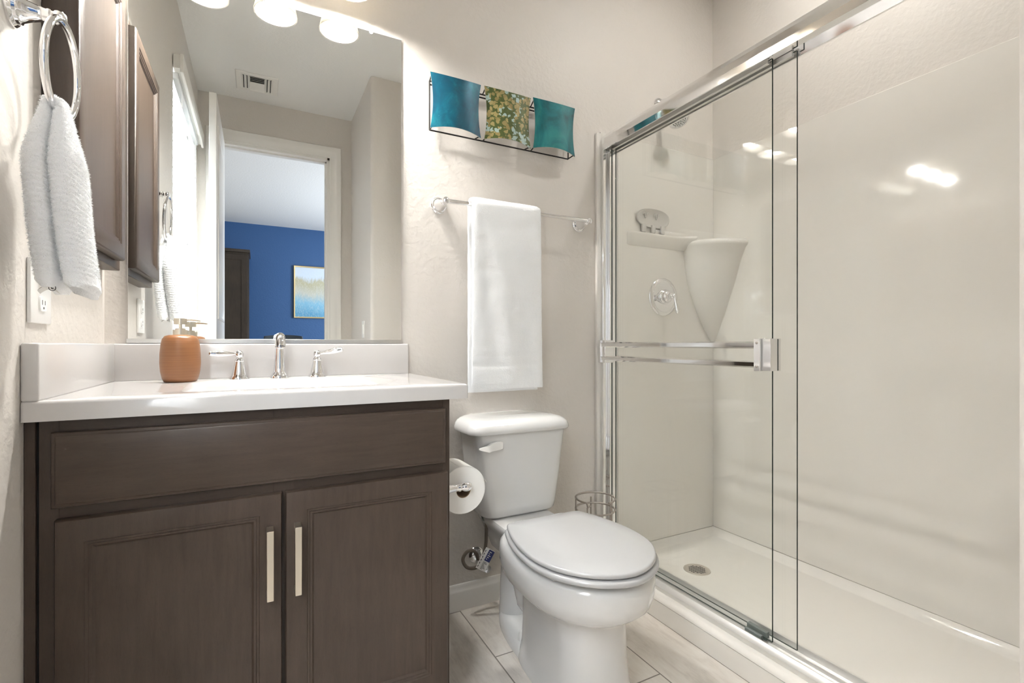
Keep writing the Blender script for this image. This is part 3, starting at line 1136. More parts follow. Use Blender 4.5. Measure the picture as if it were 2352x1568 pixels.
def bath_towel():
    m = MB()
    nu, nv = 70, 180
    x0, x1 = 0.671, 0.953
    zbf, zbb = 0.811, 0.799
    rad_ = 0.019

    def path(s):
        """s 0..1 from front hem up over the bar to the back hem -> (y, z, outward normal y, z, distance from front hem)"""
        lf, lc, lb = BZ - zbf, PI * rad_, BZ - zbb
        d = s * (lf + lc + lb)
        if d < lf:
            return BY - rad_, zbf + d, -1, 0, d
        if d < lf + lc:
            a = (d - lf) / rad_
            return BY - rad_ * math.cos(a), BZ + rad_ * math.sin(a), -math.cos(a), math.sin(a), d
        return BY + rad_, BZ - (d - lf - lc), 1, 0, d

    def pt(u, s, th):
        y, z, ny, nz, d = path(s)
        b = max(0.0, min(1.0, (BZ - z) / 0.6))
        w = 1 + 0.022 * b
        cx_ = (x0 + x1) / 2 + 0.004 * b
        x = cx_ + (u - 0.5) * (x1 - x0) * w
        wav = 0.0035 * math.sin(u * 9.0 + 0.6) * b + 0.002 * math.sin(u * 17 + z * 9) * b
        edge = 1 - 0.75 * (abs(u - 0.5) * 2) ** 16
        t_ = th * edge
        if ny < 0:
            if d < 0.010 or 0.082 < d < 0.086:
                t_ *= 0.72
            elif 0.086 < d < 0.126:
                t_ *= 0.90 + 0.05 * math.sin(d * 2 * PI / 0.006)
        f = Vector((x * 130, y * 130, z * 130))
        nzz = (mnoise.noise(f) * 0.0007 + mnoise.noise(f * 0.2) * 0.0012) * (1 if th > 0 else 0)
        t_ += nzz
        return (x + mnoise.noise(Vector((z * 30, u * 3, 1))) * 0.0012, y + ny * t_ + wav * (1 if ny <= 0 else 0.5), z + nz * t_)

    TH = 0.0075
    m.grid(nu, nv, lambda u, v: pt(u, v, TH))
    m.grid(nu, nv, lambda u, v: pt(u, v, -0.006))
    per = [(i / (nu - 1), 0) for i in range(nu - 1)] + [(1, i / (nv - 1)) for i in range(nv - 1)] + [(1 - i / (nu - 1), 1) for i in range(nu - 1)] + [(0, 1 - i / (nv - 1)) for i in range(nv - 1)]
    m.loft([[pt(u, v, TH) for u, v in per], [pt(u, v, -0.006) for u, v in per]], (False, False))
    bmesh.ops.remove_doubles(m.bm, verts=m.bm.verts[:], dist=1e-5)
    add_pile(m, 34000, 0.0018, 0.0004, 5, lambda c: c.y < BY + 0.005 and not (zbf + 0.080 < c.z < zbf + 0.128))
    return m


tag(bath_towel().build('bath_towel', 'terry_white', smooth=70, origin=(0.815, BY, 0.80)), 'white bath towel draped over the chrome towel bar above the toilet', 'towel')

# ------------------------------------------------------------------ toilet
TX = 0.82
wc = thing('toilet', 'white two-piece toilet with closed lid between vanity and shower', 'toilet', (TX, -0.40, 0.0))
m = MB()


def trr(hw, y0, y1, z, r_):
    return [(a, b, z) for a, b in round_rect(TX + 0.005 - hw, TX + 0.005 + hw, y0, y1, r_, 8)]


m.loft([trr(0.110, -0.160, -0.040, 0.376, 0.03), trr(0.136, -0.182, -0.022, 0.378, 0.04), trr(0.145, -0.189, -0.016, 0.386, 0.045), trr(0.150, -0.191, -0.016, 0.41, 0.045), trr(0.165, -0.195, -0.016, 0.53, 0.042),
        trr(0.178, -0.197, -0.016, 0.640, 0.04), trr(0.181, -0.198, -0.016, 0.668, 0.04)])
m.build('tank', 'porcelain', wc, smooth=60)
m = MB()


def lidr(ins, z):
    return [(a, b, z) for a, b in round_rect(TX - 0.200 + ins, TX + 0.200 - ins, -0.213 + ins, -0.012 + ins * 0.3, 0.045, 8)]


m.loft([lidr(0.012, 0.6685), lidr(0.002, 0.6695), lidr(0.0, 0.674), lidr(0.001, 0.684), lidr(0.005, 0.695), lidr(0.013, 0.704), lidr(0.026, 0.711), lidr(0.045, 0.7145), lidr(0.075, 0.7160)])
m.build('tank_lid', 'porcelain', wc, smooth=60)
# flush lever on the left of the tank front
m = MB()
m.loft([[(0.733, y, z) for y, z in ((-0.196, 0.622), (-0.213, 0.622), (-0.213, 0.644), (-0.196, 0.644))],
        [(0.722, y, z) for y, z in ((-0.196, 0.621), (-0.216, 0.620), (-0.216, 0.645), (-0.196, 0.645))],
        [(0.690, y, z) for y, z in ((-0.204, 0.619), (-0.219, 0.618), (-0.217, 0.641), (-0.204, 0.642))],
        [(0.678, y, z) for y, z in ((-0.206, 0.6175), (-0.224, 0.6165), (-0.217, 0.636), (-0.206, 0.636))],
        [(0.652, y, z) for y, z in ((-0.207, 0.624), (-0.217, 0.6235), (-0.214, 0.631), (-0.207, 0.631))],
        [(0.646, y, z) for y, z in ((-0.209, 0.626), (-0.214, 0.626), (-0.213, 0.629), (-0.209, 0.629))]])
lv = m.build('flush_lever', 'plastic_white', wc, smooth=30)

# bowl and pedestal, one lofted body
m = MB()
secs = [  # z, back y, front y, half width, ymid, back power
    (0.000, -0.30, -0.690, 0.120, -0.585, 4.0), (0.012, -0.30, -0.690, 0.120, -0.585, 4.0), (0.030, -0.305, -0.682, 0.114, -0.585, 4.0), (0.060, -0.31, -0.674, 0.109, -0.58, 4.0),
    (0.120, -0.31, -0.668, 0.105, -0.58, 4.0), (0.190, -0.31, -0.668, 0.104, -0.575, 4.0), (0.228, -0.305, -0.670, 0.106, -0.565, 3.6), (0.243, -0.29, -0.678, 0.114, -0.55, 3.2),
    (0.256, -0.27, -0.698, 0.134, -0.535, 2.8), (0.270, -0.25, -0.727, 0.160, -0.52, 2.6), (0.290, -0.235, -0.750, 0.178, -0.51, 2.5), (0.318, -0.23, -0.759, 0.185, -0.51, 2.5),
    (0.350, -0.23, -0.761, 0.186, -0.51, 2.5), (0.364, -0.235, -0.759, 0.184, -0.51, 2.5), (0.372, -0.245, -0.750, 0.176, -0.51, 2.5), (0.374, -0.27, -0.71, 0.14, -0.50, 2.5)]
m.loft([[(a, b, z) for a, b in egg(TX, yb, yf, hw, 56, pb, 2.1, ym)] for z, yb, yf, hw, ym, pb in secs])
m.build('bowl', 'porcelain', wc, smooth=70)
# rear deck carrying the tank
m = MB()
m.loft([[(a, b, z) for a, b in round_rect(TX - w, TX + w, y0, -0.03, 0.04, 6)] for w, y0, z in ((0.06, -0.28, 0.24), (0.08, -0.30, 0.29), (0.098, -0.32, 0.330), (0.110, -0.32, 0.350), (0.114, -0.33, 0.366), (0.110, -0.33, 0.3745))])
m.build('tank_deck', 'porcelain', wc, smooth=60)
# trapway and foot flange behind the pedestal
m = MB()
m.tube([(TX, -0.46, 0.20), (TX, -0.36, 0.115), (TX, -0.27, 0.13), (TX, -0.225, 0.21), (TX, -0.19, 0.26), (TX, -0.15, 0.22), (TX, -0.135, 0.12), (TX, -0.135, 0.0)],
       [0.056, 0.060, 0.061, 0.060, 0.058, 0.055, 0.054, 0.058], 28)
m.loft([[(a, b, z) for a, b in egg(TX, -0.08, -0.60, hw, 48, 2.2, 2.3, -0.40)] for hw, z in ((0.104, 0.0), (0.104, 0.012), (0.100, 0.022), (0.090, 0.029), (0.05, 0.033))])
m.build('trapway_foot', 'porcelain', wc, smooth=60)
for sx in (-1, 1):
    m = MB(); m.lathe([(0.0, 0.020), (0.0165, 0.020), (0.0158, 0.030), (0.0130, 0.048), (0.0115, 0.053), (0.007, 0.056), (0.0, 0.0565)], (TX + sx * 0.066, -0.312, 0), 'z', 24)
    m.build('bolt_cap', 'plastic_white', wc)


LID = [(0.0, 0.095), (0.004, 0.118), (0.014, 0.131), (0.035, 0.139), (0.10, 0.150), (0.20, 0.1635), (0.32, 0.175), (0.44, 0.181), (0.55, 0.181), (0.66, 0.173), (0.76, 0.156), (0.85, 0.128),
       (0.92, 0.095), (0.965, 0.061), (0.99, 0.030), (1.0, 0.0)]


def lid_outline(yb, yf, k, ins):
    pts = smooth_path([(h * k, yb + (yf - yb) * t_, 0) for t_, h in LID], 3)
    half = []
    for i, q_ in enumerate(pts):
        a_, b_ = pts[max(i - 1, 0)], pts[min(i + 1, len(pts) - 1)]
        d_ = (b_ - a_).normalized()
        if i == 0:
            n_ = Vector((0, -1, 0))
        elif i == len(pts) - 1:
            n_ = Vector((0, 1, 0))
        else:
            n_ = Vector((d_.y, -d_.x, 0))
        half.append((max(0.0, q_.x + n_.x * ins), q_.y + n_.y * ins))
    return [(TX + x, y) for x, y in half] + [(TX - x, y) for x, y in reversed(half[:-1])]


def lid_slab(yb, yf, k, z0, z1, e, dome):
    cy = yb + (yf - yb) * 0.45
    base = [[(a, b, z) for a, b in lid_outline(yb, yf, k, ins)]
            for ins, z in ((e * 1.2, z0), (e * 0.3, z0 + e * 0.35), (0, z0 + e), (0, z1 - e), (e * 0.3, z1 - e * 0.35), (e * 1.1, z1))]
    last = base[-1]
    return base + [[(TX + (x - TX) * f, cy + (y - cy) * f, z1 + dome * g) for x, y, _ in last] for f, g in ((0.75, 0.6), (0.45, 0.95), (0.1, 1.0))]


m = MB(); m.loft(lid_slab(-0.322, -0.775, 1.03, 0.3845, 0.4005, 0.006, 0.0)); m.build('seat', 'seat_plastic', wc, smooth=60)
m = MB(); m.loft(lid_slab(-0.328, -0.766, 1.0, 0.4035, 0.4175, 0.005, 0.004)); m.build('seat_lid', 'seat_plastic', wc, smooth=60)
for sx in (-1, 1):
    m = MB(); m.box(TX + sx * 0.075 - 0.018, TX + sx * 0.075 + 0.018, -0.327, -0.300, 0.374, 0.408, 0.006, 2); m.build('hinge', 'seat_plastic', wc)
    m = MB(); m.box(TX + sx * 0.150 - 0.007, TX + sx * 0.150 + 0.007, -0.640, -0.622, 0.374, 0.387, 0.001, 1); m.build('bumper', 'seat_plastic', wc)

# ------------------------------------------------------------------ water supply
ws = thing('water_supply_valve', 'chrome stop valve with looped braided hose on the wall under the toilet tank', 'water valve', (0.728, 0, 0.185))
m = MB(); m.lathe([(0.0, 0.0), (0.032, 0.0), (0.031, 0.003), (0.022, 0.010), (0.012, 0.013), (0.0, 0.013)], (0.728, 0, 0.185), 'y', 32, M=Matrix.Scale(-1, 4, (0, 1, 0))); m.build('escutcheon', 'chrome', ws)
m = MB()
m.lathe([(0.008, 0.010), (0.008, 0.045), (0.012, 0.046), (0.012, 0.062), (0.0, 0.063)], (0.728, 0, 0.185), 'y', 20, M=Matrix.Scale(-1, 4, (0, 1, 0)))
m.lathe([(0.0, 0), (0.007, 0), (0.007, 0.018), (0.0, 0.018)], (0.724, -0.052, 0.185), 'x', 16, M=Matrix.Translation((0.724, -0.052, 0.185)) @ Matrix.Rotation(PI, 4, 'Z') @ Matrix.Translation((-0.724, 0.052, -0.185)))
m.build('valve_body', 'satin_aluminium', ws)
m = MB()
m.lathe([(0.0, 0.0), (0.013, 0.002), (0.015, 0.006), (0.013, 0.012), (0.0, 0.013)], (0.742, -0.075, 0.158), 'y', 20)
m.tube([(0.730, -0.055, 0.182), (0.738, -0.066, 0.168), (0.742, -0.070, 0.160)], 0.005, 10)
m.build('valve_knob', 'chrome', ws)
m = MB()
hp = [(0.712, -0.052, 0.190), (0.704, -0.054, 0.214), (0.688, -0.056, 0.230), (0.664, -0.060, 0.230), (0.648, -0.064, 0.208), (0.660, -0.072, 0.182), (0.688, -0.082, 0.178), (0.708, -0.092, 0.198), (0.714, -0.098, 0.228),
      (0.721, -0.100, 0.262), (0.723, -0.100, 0.300), (0.723, -0.100, 0.342)]
m.tube(smooth_path(hp, 6), 0.0062, 14)
m.build('hose', 'braided_hose', ws)
m = MB(); m.lathe([(0.0075, 0.338), (0.0075, 0.346), (0.0175, 0.349), (0.0190, 0.356), (0.0190, 0.3755), (0.0, 0.3755)], (0.723, -0.100, 0), 'z', 10); m.build('coupling_nut', 'rubber_grey', ws, smooth=20)
# paper tag wrapped on the hose
M = Matrix.Translation((0.714, -0.112, 0.214)) @ Matrix.Rotation(rad(33), 4, 'Y') @ Matrix.Rotation(rad(-8), 4, 'Z')
m = MB()
m.box(-0.019, 0.019, -0.0006, 0.0006, -0.038, 0.038, 0, 1, 0, M)
tg = m.build('paper_tag', 'paper_white', ws)
tg['label'] = 'paper tag with a blue block'
m = MB(); m.box(-0.004, 0.0185, -0.0010, -0.0006, -0.004, 0.036, 0, 1, 0, M); bb = m.build('blue_block', 'label_blue', tg)
m = MB()
for k in range(5):
    m.box(0.000, 0.000 + 0.004 + (k * 7 % 5) * 0.0018, -0.0014, -0.0010, 0.002 + k * 0.0064, 0.0045 + k * 0.0064, 0, 1, 0, M)
m.build('light_print', 'paper_white', tg)
m = MB()
for k in range(7):
    m.box(-0.004, 0.004 + (k * 3 % 4) * 0.003, -0.0010, -0.0006, -0.034 + k * 0.004, -0.0325 + k * 0.004, 0, 1, 0, M)
for k in range(6):
    m.box(-0.016, -0.0135, -0.0010, -0.0006, -0.032 + k * 0.011, -0.026 + k * 0.011, 0, 1, 0, M)
m.build('dark_print', 'label_ink', tg)

# ------------------------------------------------------------------ toilet paper holder and roll
px_, pz_ = 0.508, 0.578
ph = thing('toilet_paper_holder', 'chrome toilet paper holder on the right side of the vanity', 'paper holder', (VX1, -0.36, pz_))
for y in (-0.432, -0.292):
    m = MB()
    m.lathe([(0.0, 0.0), (0.026, 0.0), (0.026, 0.004), (0.022, 0.008), (0.020, 0.012), (0.014, 0.026), (0.0105, 0.045), (0.0095, 0.054), (0.0112, 0.057), (0.0112, 0.061), (0.0092, 0.063),
             (0.0092, 0.066), (0.0120, 0.070), (0.0135, 0.078), (0.0132, 0.085), (0.0100, 0.091), (0.0, 0.094)], (VX1 + 0.0005, y, pz_ + 0.004), 'x', 28)
    m.build('post', 'chrome', ph)
m = MB(); m.tube([(px_, -0.428, pz_ + 0.004), (px_, -0.296, pz_ + 0.004)], 0.0075, 16); m.build('roller', 'chrome', ph)
m = MB()
ro, ri = 0.066, 0.0215
rc2 = (px_, -0.418, pz_ - 0.010)
prof = [(ri, 0.0), (ro - 0.001, 0.0), (ro, 0.001), (ro, 0.105), (ro - 0.001, 0.106), (ri, 0.106)]
m.lathe(prof + [prof[0]], rc2, 'y', 64, caps=(False, False))
# the loose last sheet
pts = []
for k in range(20):
    a = rad(100 - k * 4.2)
    q = ro + 0.0008 + 0.0000 * k
    pts.append((rc2[0] + q * math.cos(a), rc2[2] + q * math.sin(a)))
pts += [(pts[-1][0] + 0.0045, pts[-1][1] - 0.003), (pts[-1][0] + 0.008, pts[-1][1] - 0.010)]
loop = [(a, b) for a, b in pts] + [(a - 0.0006, b - 0.0006) for a, b in reversed(pts)]
m.prism(loop, lambda a, b, d: (a, rc2[1] + d, b), 0.0, 0.104)
tp = tag(m.build('toilet_paper_roll', 'paper_white', smooth=40, origin=rc2), 'white toilet paper roll on the holder beside the vanity', 'toilet paper')
m = MB(); m.lathe([(ri - 0.0012, 0.001), (ri + 0.0003, 0.0005), (ri + 0.0003, 0.1055), (ri - 0.0012, 0.105), (ri - 0.0012, 0.001)], rc2, 'y', 40, caps=(False, False))
mat('cardboard', (0.33, 0.24, 0.15), 0.9)
m.build('cardboard_core', 'cardboard', tp)

# ------------------------------------------------------------------ wire stand for spare rolls
wsx, wsy = 1.165, -0.150
st_ = thing('spare_roll_stand', 'empty wire stand for spare toilet rolls between toilet and shower', 'wire stand', (wsx, wsy, 0))
R0 = 0.075
m = MB()
zt = 0.376
ringpts = [(wsx + R0 * math.cos(a), wsy + R0 * math.sin(a), zt - 0.022 * max(0, (a - 0.2) / (1.55 * PI))) for a in [rad(215) - rad(300) * i / 44 for i in range(45)]]
# a curl back into the ring at the open end
c0 = ringpts[0]
ringpts = [(c0[0] + 0.026, c0[1] + 0.028, zt - 0.022), (c0[0] + 0.010, c0[1] + 0.018, zt - 0.021), (c0[0] + 0.0, c0[1] + 0.008, zt - 0.015)] + [(p[0], p[1], zt) for p in ringpts[1:]]
m.tube(smooth_path(ringpts, 2), 0.0037, 10)
m.build('top_ring', 'steel_wire', st_)
for zz in (0.334, 0.10):
    m = MB(); m.tube([(wsx + R0 * math.cos(a), wsy + R0 * math.sin(a), zz) for a in [2 * PI * i / 40 for i in range(40)]], 0.0037, 10, closed=True); m.build('hoop', 'steel_wire', st_)
for k in range(5):
    a = rad(-150 + k * 72)
    x, y = wsx + R0 * math.cos(a), wsy + R0 * math.sin(a)
    m = MB(); m.tube([(x, y, 0.004), (x, y, 0.358 if k in (0, 3) else 0.376)], 0.0031, 8)
    m.build('upright', 'steel_wire', st_)
m = MB(); m.tube([(wsx + R0 * math.cos(a), wsy + R0 * math.sin(a), 0.004) for a in [2 * PI * i / 40 for i in range(40)]], 0.0035, 10, closed=True)
m.tube([(wsx - R0, wsy, 0.004), (wsx + R0, wsy, 0.004)], 0.0027, 8); m.tube([(wsx, wsy - R0, 0.004), (wsx, wsy + R0, 0.004)], 0.0027, 8)
m.build('base_ring', 'steel_wire', st_)

# ------------------------------------------------------------------ shower
SX0, SY0 = 1.255, -1.575      # outer face of the curb, near end of the pan
pan_ = thing('shower_pan', 'white acrylic shower base with raised curb and coved edges', 'shower pan', (1.62, -0.79, 0))


def pan_z(x, y):
    fl = 0.048 + 0.002 * min(1.0, math.hypot(x - 1.60, y + 0.258) / 0.9)
    # cove at back, right and near ends
    d = min(-y - 0.012, XR - 0.012 - x, y - (SY0 + 0.012))
    z = fl
    if d < 0.030:
        q = 1 - max(d, 0) / 0.030
        z = fl + 0.030 * q * q
    # curb
    dc = x - SX0
    if dc < 0.16:
        if dc < 0.018:
            q = dc / 0.018
            zc = 0.064 + 0.018 * math.sqrt(max(0, 1 - (1 - q) ** 2))
        elif dc < 0.105:
            zc = 0.082
        else:
            q = (dc - 0.105) / 0.055
            q = q * q * (3 - 2 * q)
            zc = 0.082 + (z - 0.082) * q
        z = max(z, zc)
    return z


m = MB()
xs = [SX0 + 0.0001, SX0 + 0.001, SX0 + 0.003, SX0 + 0.006, SX0 + 0.010, SX0 + 0.014, SX0 + 0.018, SX0 + 0.06, SX0 + 0.1] + [SX0 + 0.105 + 0.055 * i / 8 for i in range(9)]
xs += [1.44 + i * 0.05 for i in range(11)] + [1.953 + 0.035 * i / 9 for i in range(10)] + [1.9995]
ys = [-0.0005] + [-0.012 - 0.030 * i / 9 for i in range(10)] + [-0.07 - i * 0.05 for i in range(29)] + [SY0 + 0.042 - 0.030 * i / 9 for i in range(10)] + [SY0 + 0.0005]
m.grid(len(xs), len(ys), lambda u, v: (xs[round(u * (len(xs) - 1))], ys[round(v * (len(ys) - 1))], pan_z(xs[round(u * (len(xs) - 1))], ys[round(v * (len(ys) - 1))])))
m.box(SX0, SX0 + 0.02, SY0 + 0.0005, -0.0005, 0.0005, 0.0642)
m.build('base', 'acrylic', pan_, smooth=60)
m = MB()
dc_ = (1.60, -0.258)
m.lathe([(0.0, 0.0485), (0.034, 0.0485), (0.052, 0.0500), (0.053, 0.0485), (0.053, 0.044), (0.0, 0.044)], (dc_[0], dc_[1], 0), 'z', 40)
mat('drain_metal', (0.52, 0.48, 0.42), 0.42, 0.35)
dr_ = m.build('drain', 'drain_metal', pan_)
m = MB()
for i in range(-3, 4):
    for j in range(-3, 4):
        if math.hypot(i, j) < 3.3 and (i + j) % 1 == 0:
            m.box(dc_[0] + i * 0.0100 - 0.0028, dc_[0] + i * 0.0100 + 0.0028, dc_[1] + j * 0.0100 - 0.0028, dc_[1] + j * 0.0100 + 0.0028, 0.0470, 0.0496)
m.build('drain_holes', 'dark_slot', dr_)

# surround: three glossy wall panels with a moulded ledge and corner shelf
sur = thing('shower_surround', 'glossy off-white shower wall surround with moulded corner shelf', 'shower surround', (1.65, -0.78, 0.07))
ST = 1.880
m = MB()
m.box(1.277, 1.302, -0.016, -0.0005, 0.084, 1.872, 0.003, 2)
m.box(1.300, 1.392, -0.010, -0.0005, 0.084, ST, 0.001, 1)
m.box(1.391, XR - 0.001, -0.013, -0.0005, 0.0805, ST, 0.0015, 1)
m.build('back_panel', 'acrylic', sur)
m = MB(); m.box(XR - 0.013, XR - 0.0005, SY0 + 0.014, -0.013, 0.0805, ST, 0.0015, 1); m.build('side_panel', 'acrylic', sur)
m = MB(); m.box(1.277, XR - 0.012, SY0 + 0.0005, SY0 + 0.013, 0.084, ST, 0.0015, 1); m.build('end_panel', 'acrylic', sur)
# corner shelf: quarter bowl under a flat curved shelf
m = MB()
cxs, cys = XR - 0.012, -0.012
shelf_prof = [(1.455, 0.200, 0.188), (1.450, 0.206, 0.194), (1.440, 0.208, 0.196), (1.430, 0.206, 0.192), (1.420, 0.202, 0.182), (1.36, 0.195, 0.155), (1.28, 0.182, 0.130), (1.20, 0.152, 0.100), (1.12, 0.112, 0.070), (1.05, 0.068, 0.040), (1.00, 0.030, 0.018), (0.97, 0.004, 0.003)]
rings = []
for z, rl, rr_ in shelf_prof:
    rings.append([(cxs, cys, z)] + [(cxs - rl * math.cos(a), cys - rr_ * math.sin(a), z) for a in [PI / 2 * i / 20 for i in range(21)]])
m.loft(rings)
m.build('corner_shelf', 'acrylic', sur, smooth=50)
# ledge along the back panel
m = MB()
lp = []
for k in range(25):
    u = k / 24
    x = 1.440 + u * (1.80 - 1.440)
    dep = 0.022 * min(1, u / 0.05) if u < 0.70 else 0.022 + 0.050 * ((u - 0.70) / 0.30) ** 2
    lp.append((x, -0.012 - dep))
poly = [(1.80, -0.0115), (1.440, -0.0115)] + lp
rg = []
for ins, z in ((0.0, 1.4605), (0.0, 1.4665), (0.003, 1.4715), (0.008, 1.473)):
    rg.append([(a, min(b + ins, -0.0112), z) for a, b in poly])
rg = [[(a, -0.0115 + (b + 0.0115) * 0.12, 1.412) for a, b in poly]] + rg
m.loft(rg)
m.build('ledge', 'acrylic', sur, smooth=50)

# soap dish leaning on the ledge
m = MB()
sx_, sz_ = 1.585, 1.474


def dish(a, b):
    return (sx_ + a, b)


ol_ = []
for i in range(60):
    t_ = 2 * PI * i / 60
    ca, sa = math.cos(t_), math.sin(t_)
    x = 0.098 * math.copysign(abs(ca) ** 0.9, ca)
    z = 0.042 * math.copysign(abs(sa) ** 0.85, sa)
    ol_.append((x, z))
lean = 0.16
base_z = sz_ + 0.066


def DM(a, b, d):
    return (sx_ + a, -0.0215 - d + b * -0.10, base_z + b)


m.loft([[DM(a * 0.86, b * 0.86, -0.004) for a, b in ol_], [DM(a * 0.97, b * 0.97, -0.0015) for a, b in ol_], [DM(a, b, 0.003) for a, b in ol_], [DM(a * 0.97, b * 0.96, 0.0055) for a, b in ol_],
        [DM(a * 0.90, b * 0.86, 0.0045) for a, b in ol_], [DM(a * 0.80, b * 0.76, 0.0005) for a, b in ol_]])
for x in (-0.055, 0.0, 0.055):
    m.box(sx_ + x - 0.011, sx_ + x + 0.011, -0.0300, -0.0185, sz_ - 0.0005, base_z - 0.030, 0.003, 2)
for x in (-0.045, 0.02):
    m.tube([DM(x - 0.014 + 0.028 * i / 10, 0.010 + 0.012 * math.sin(i * 0.9), 0.003) for i in range(11)], 0.0028, 8)
tag(m.build('soap_dish', 'plastic_light_grey', smooth=50, origin=(sx_, -0.025, sz_)), 'pale grey oval soap dish standing on the shower ledge', 'soap dish')

# shower head
sh = thing('overhead_shower', 'chrome shower head on a curved arm above the shower surround', 'shower head', (1.642, 0, 2.075))
m = MB(); m.lathe([(0.0, 0.0), (0.031, 0.0), (0.030, 0.004), (0.024, 0.012), (0.014, 0.017), (0.0, 0.018)], (1.642, 0, 2.078), 'y', 32, M=Matrix.Scale(-1, 4, (0, 1, 0))); m.build('flange', 'chrome', sh)
m = MB()
ap = smooth_path([(1.642, -0.004, 2.078), (1.642, -0.035, 2.080), (1.642, -0.066, 2.062), (1.642, -0.090, 2.026)], 6)
m.tube(ap, 0.0105, 16); m.build('arm', 'chrome', sh)
hc = Vector((1.642, -0.092, 2.020))
ax = Vector((0.0, -0.42, -0.91)).normalized()
q = Vector((0, 0, -1)).rotation_difference(ax).to_matrix().to_4x4()
MH = Matrix.Translation(hc) @ q
m = MB()
m.sphere((0, 0, -0.004), 0.014, M=MH)
m.lathe([(0.010, -0.010), (0.013, -0.020), (0.020, -0.030), (0.036, -0.048), (0.043, -0.060), (0.045, -0.070), (0.043, -0.076), (0.036, -0.077), (0.036, -0.074), (0.0, -0.073)], (0, 0, 0), 'z', 40, M=MH)
hd = m.build('head', 'chrome', sh)
m = MB()
for ring_n, rr_ in ((1, 0), (6, 0.009), (12, 0.018), (18, 0.027)):
    for k in range(ring_n):
        a = 2 * PI * k / ring_n
        m.lathe([(0.0, -0.0725), (0.0026, -0.0725), (0.0020, -0.0760), (0.0, -0.0762)], (rr_ * math.cos(a), rr_ * math.sin(a), 0), 'z', 8, M=MH)
m.build('nozzles', 'rubber_grey', hd)

# shower valve
sv = thing('shower_valve', 'round chrome shower valve with lever on the back wall of the shower', 'shower valve', (1.655, -0.013, 1.19))
vc = (1.655, -0.0131, 1.190)
MY = Matrix.Translation(vc) @ Matrix.Scale(-1, 4, (0, 1, 0))
m = MB()
m.lathe([(0.0, 0.0), (0.086, 0.0), (0.086, 0.003), (0.082, 0.007), (0.075, 0.010), (0.071, 0.0105), (0.069, 0.009), (0.062, 0.008), (0.034, 0.010), (0.0, 0.010)], (0, 0, 0), 'y', 56, M=MY)
m.build('escutcheon', 'chrome', sv)
m = MB()
m.lathe([(0.034, 0.009), (0.034, 0.016), (0.031, 0.020), (0.029, 0.021), (0.027, 0.032), (0.022, 0.038), (0.016, 0.041), (0.013, 0.043), (0.012, 0.052), (0.014, 0.055), (0.013, 0.062), (0.008, 0.068), (0.0, 0.07)], (0, 0, 0), 'y', 36, M=MY)
hb_ = m.build('hub', 'chrome', sv)
m = MB()
p0 = Vector((vc[0], vc[1] - 0.064, vc[2]))
m.sphere((p0.x, p0.y - 0.004, p0.z), 0.0105)
lpf = [(0.0042, 0), (0.0045, 0.15), (0.0065, 0.35), (0.0088, 0.62), (0.0092, 0.80), (0.0075, 0.94), (0.004, 1.0)]
dv_ = Vector((0.10, -0.16, -1)).normalized()
m.tube([p0 + Vector((0, -0.006, -0.006)) + dv_ * 0.075 * u for _, u in lpf], [q_ for q_, _ in lpf], 14)
m.build('lever', 'chrome', hb_)

# door frame of the shower
GX1, GX2 = 1.332, 1.358        # outer and inner pane
fr = thing('shower_door_frame', 'bright aluminium frame of the sliding shower doors', 'shower frame', (1.335, -0.78, 0.083))
m = MB()
m.prism([(1.299, 1.797), (1.2955, 1.819), (1.2965, 1.821), (1.2965, 1.842), (1.300, 1.848), (1.312, 1.864), (1.324, 1.868), (1.350, 1.868), (1.374, 1.852), (1.380, 1.835), (1.380, 1.797), (1.374, 1.797), (1.374, 1.812), (1.304, 1.812), (1.304, 1.797)],
        lambda a, b, d: (a, d, b), SY0 + 0.014, -0.0165)
m.build('header', 'bright_aluminium', fr, smooth=25)
m = MB()
m.box(1.2965, 1.320, -0.032, -0.0165, 0.110, 1.797, 0.001, 1)
m.box(1.3200, 1.372, -0.030, -0.0135, 0.110, 1.797, 0.001, 1)
m.box(1.3200, 1.346, -0.046, -0.030, 0.110, 1.797, 0.001, 1)
m.build('jamb', 'bright_aluminium', fr)
m = MB(); m.box(1.2965, 1.372, SY0 + 0.0135, SY0 + 0.032, 0.110, 1.797, 0.001, 1); m.build('jamb', 'bright_aluminium', fr)
m = MB()
m.prism([(1.288, 0.0825), (1.288, 0.0960), (1.300, 0.1010), (1.3060, 0.1070), (1.310, 0.1070), (1.310, 0.094), (1.340, 0.094), (1.342, 0.102), (1.346, 0.102), (1.348, 0.094), (1.372, 0.094), (1.374, 0.112), (1.380, 0.112), (1.380, 0.0825)],
        lambda a, b, d: (a, d, b), SY0 + 0.014, -0.0165)
m.build('bottom_track', 'track_aluminium', fr, smooth=25)
m = MB()
m.box(1.318, 1.328, -0.745, -0.690, 0.0945, 0.1115, 0.001, 1)
m.box(1.336, 1.350, -0.750, -0.684, 0.0945, 0.1185, 0.001, 1)
m.build('door_guide', 'rubber_grey', fr)


def pane(name, label, gx, y0, y1, z0, z1):
    t_ = thing(name, label, 'shower door', (gx, (y0 + y1) / 2, z0))
    m = MB()
    m.box(gx - 0.003, gx + 0.003, y0, y1, z0, z1)
    for f in m.bm.faces:
        if abs(f.normal.x) < 0.5:
            f.material_index = 1
    m.build('glass_pane', ['shower_glass', 'glass_edge'], t_, smooth=0)
    m = MB(); m.box(gx - 0.0055, gx + 0.0055, y0 + 0.012, y1 - 0.004, z1 - 0.010, z1 + 0.005, 0.001, 1); m.build('hanger_rail', 'satin_aluminium', t_)
    return t_


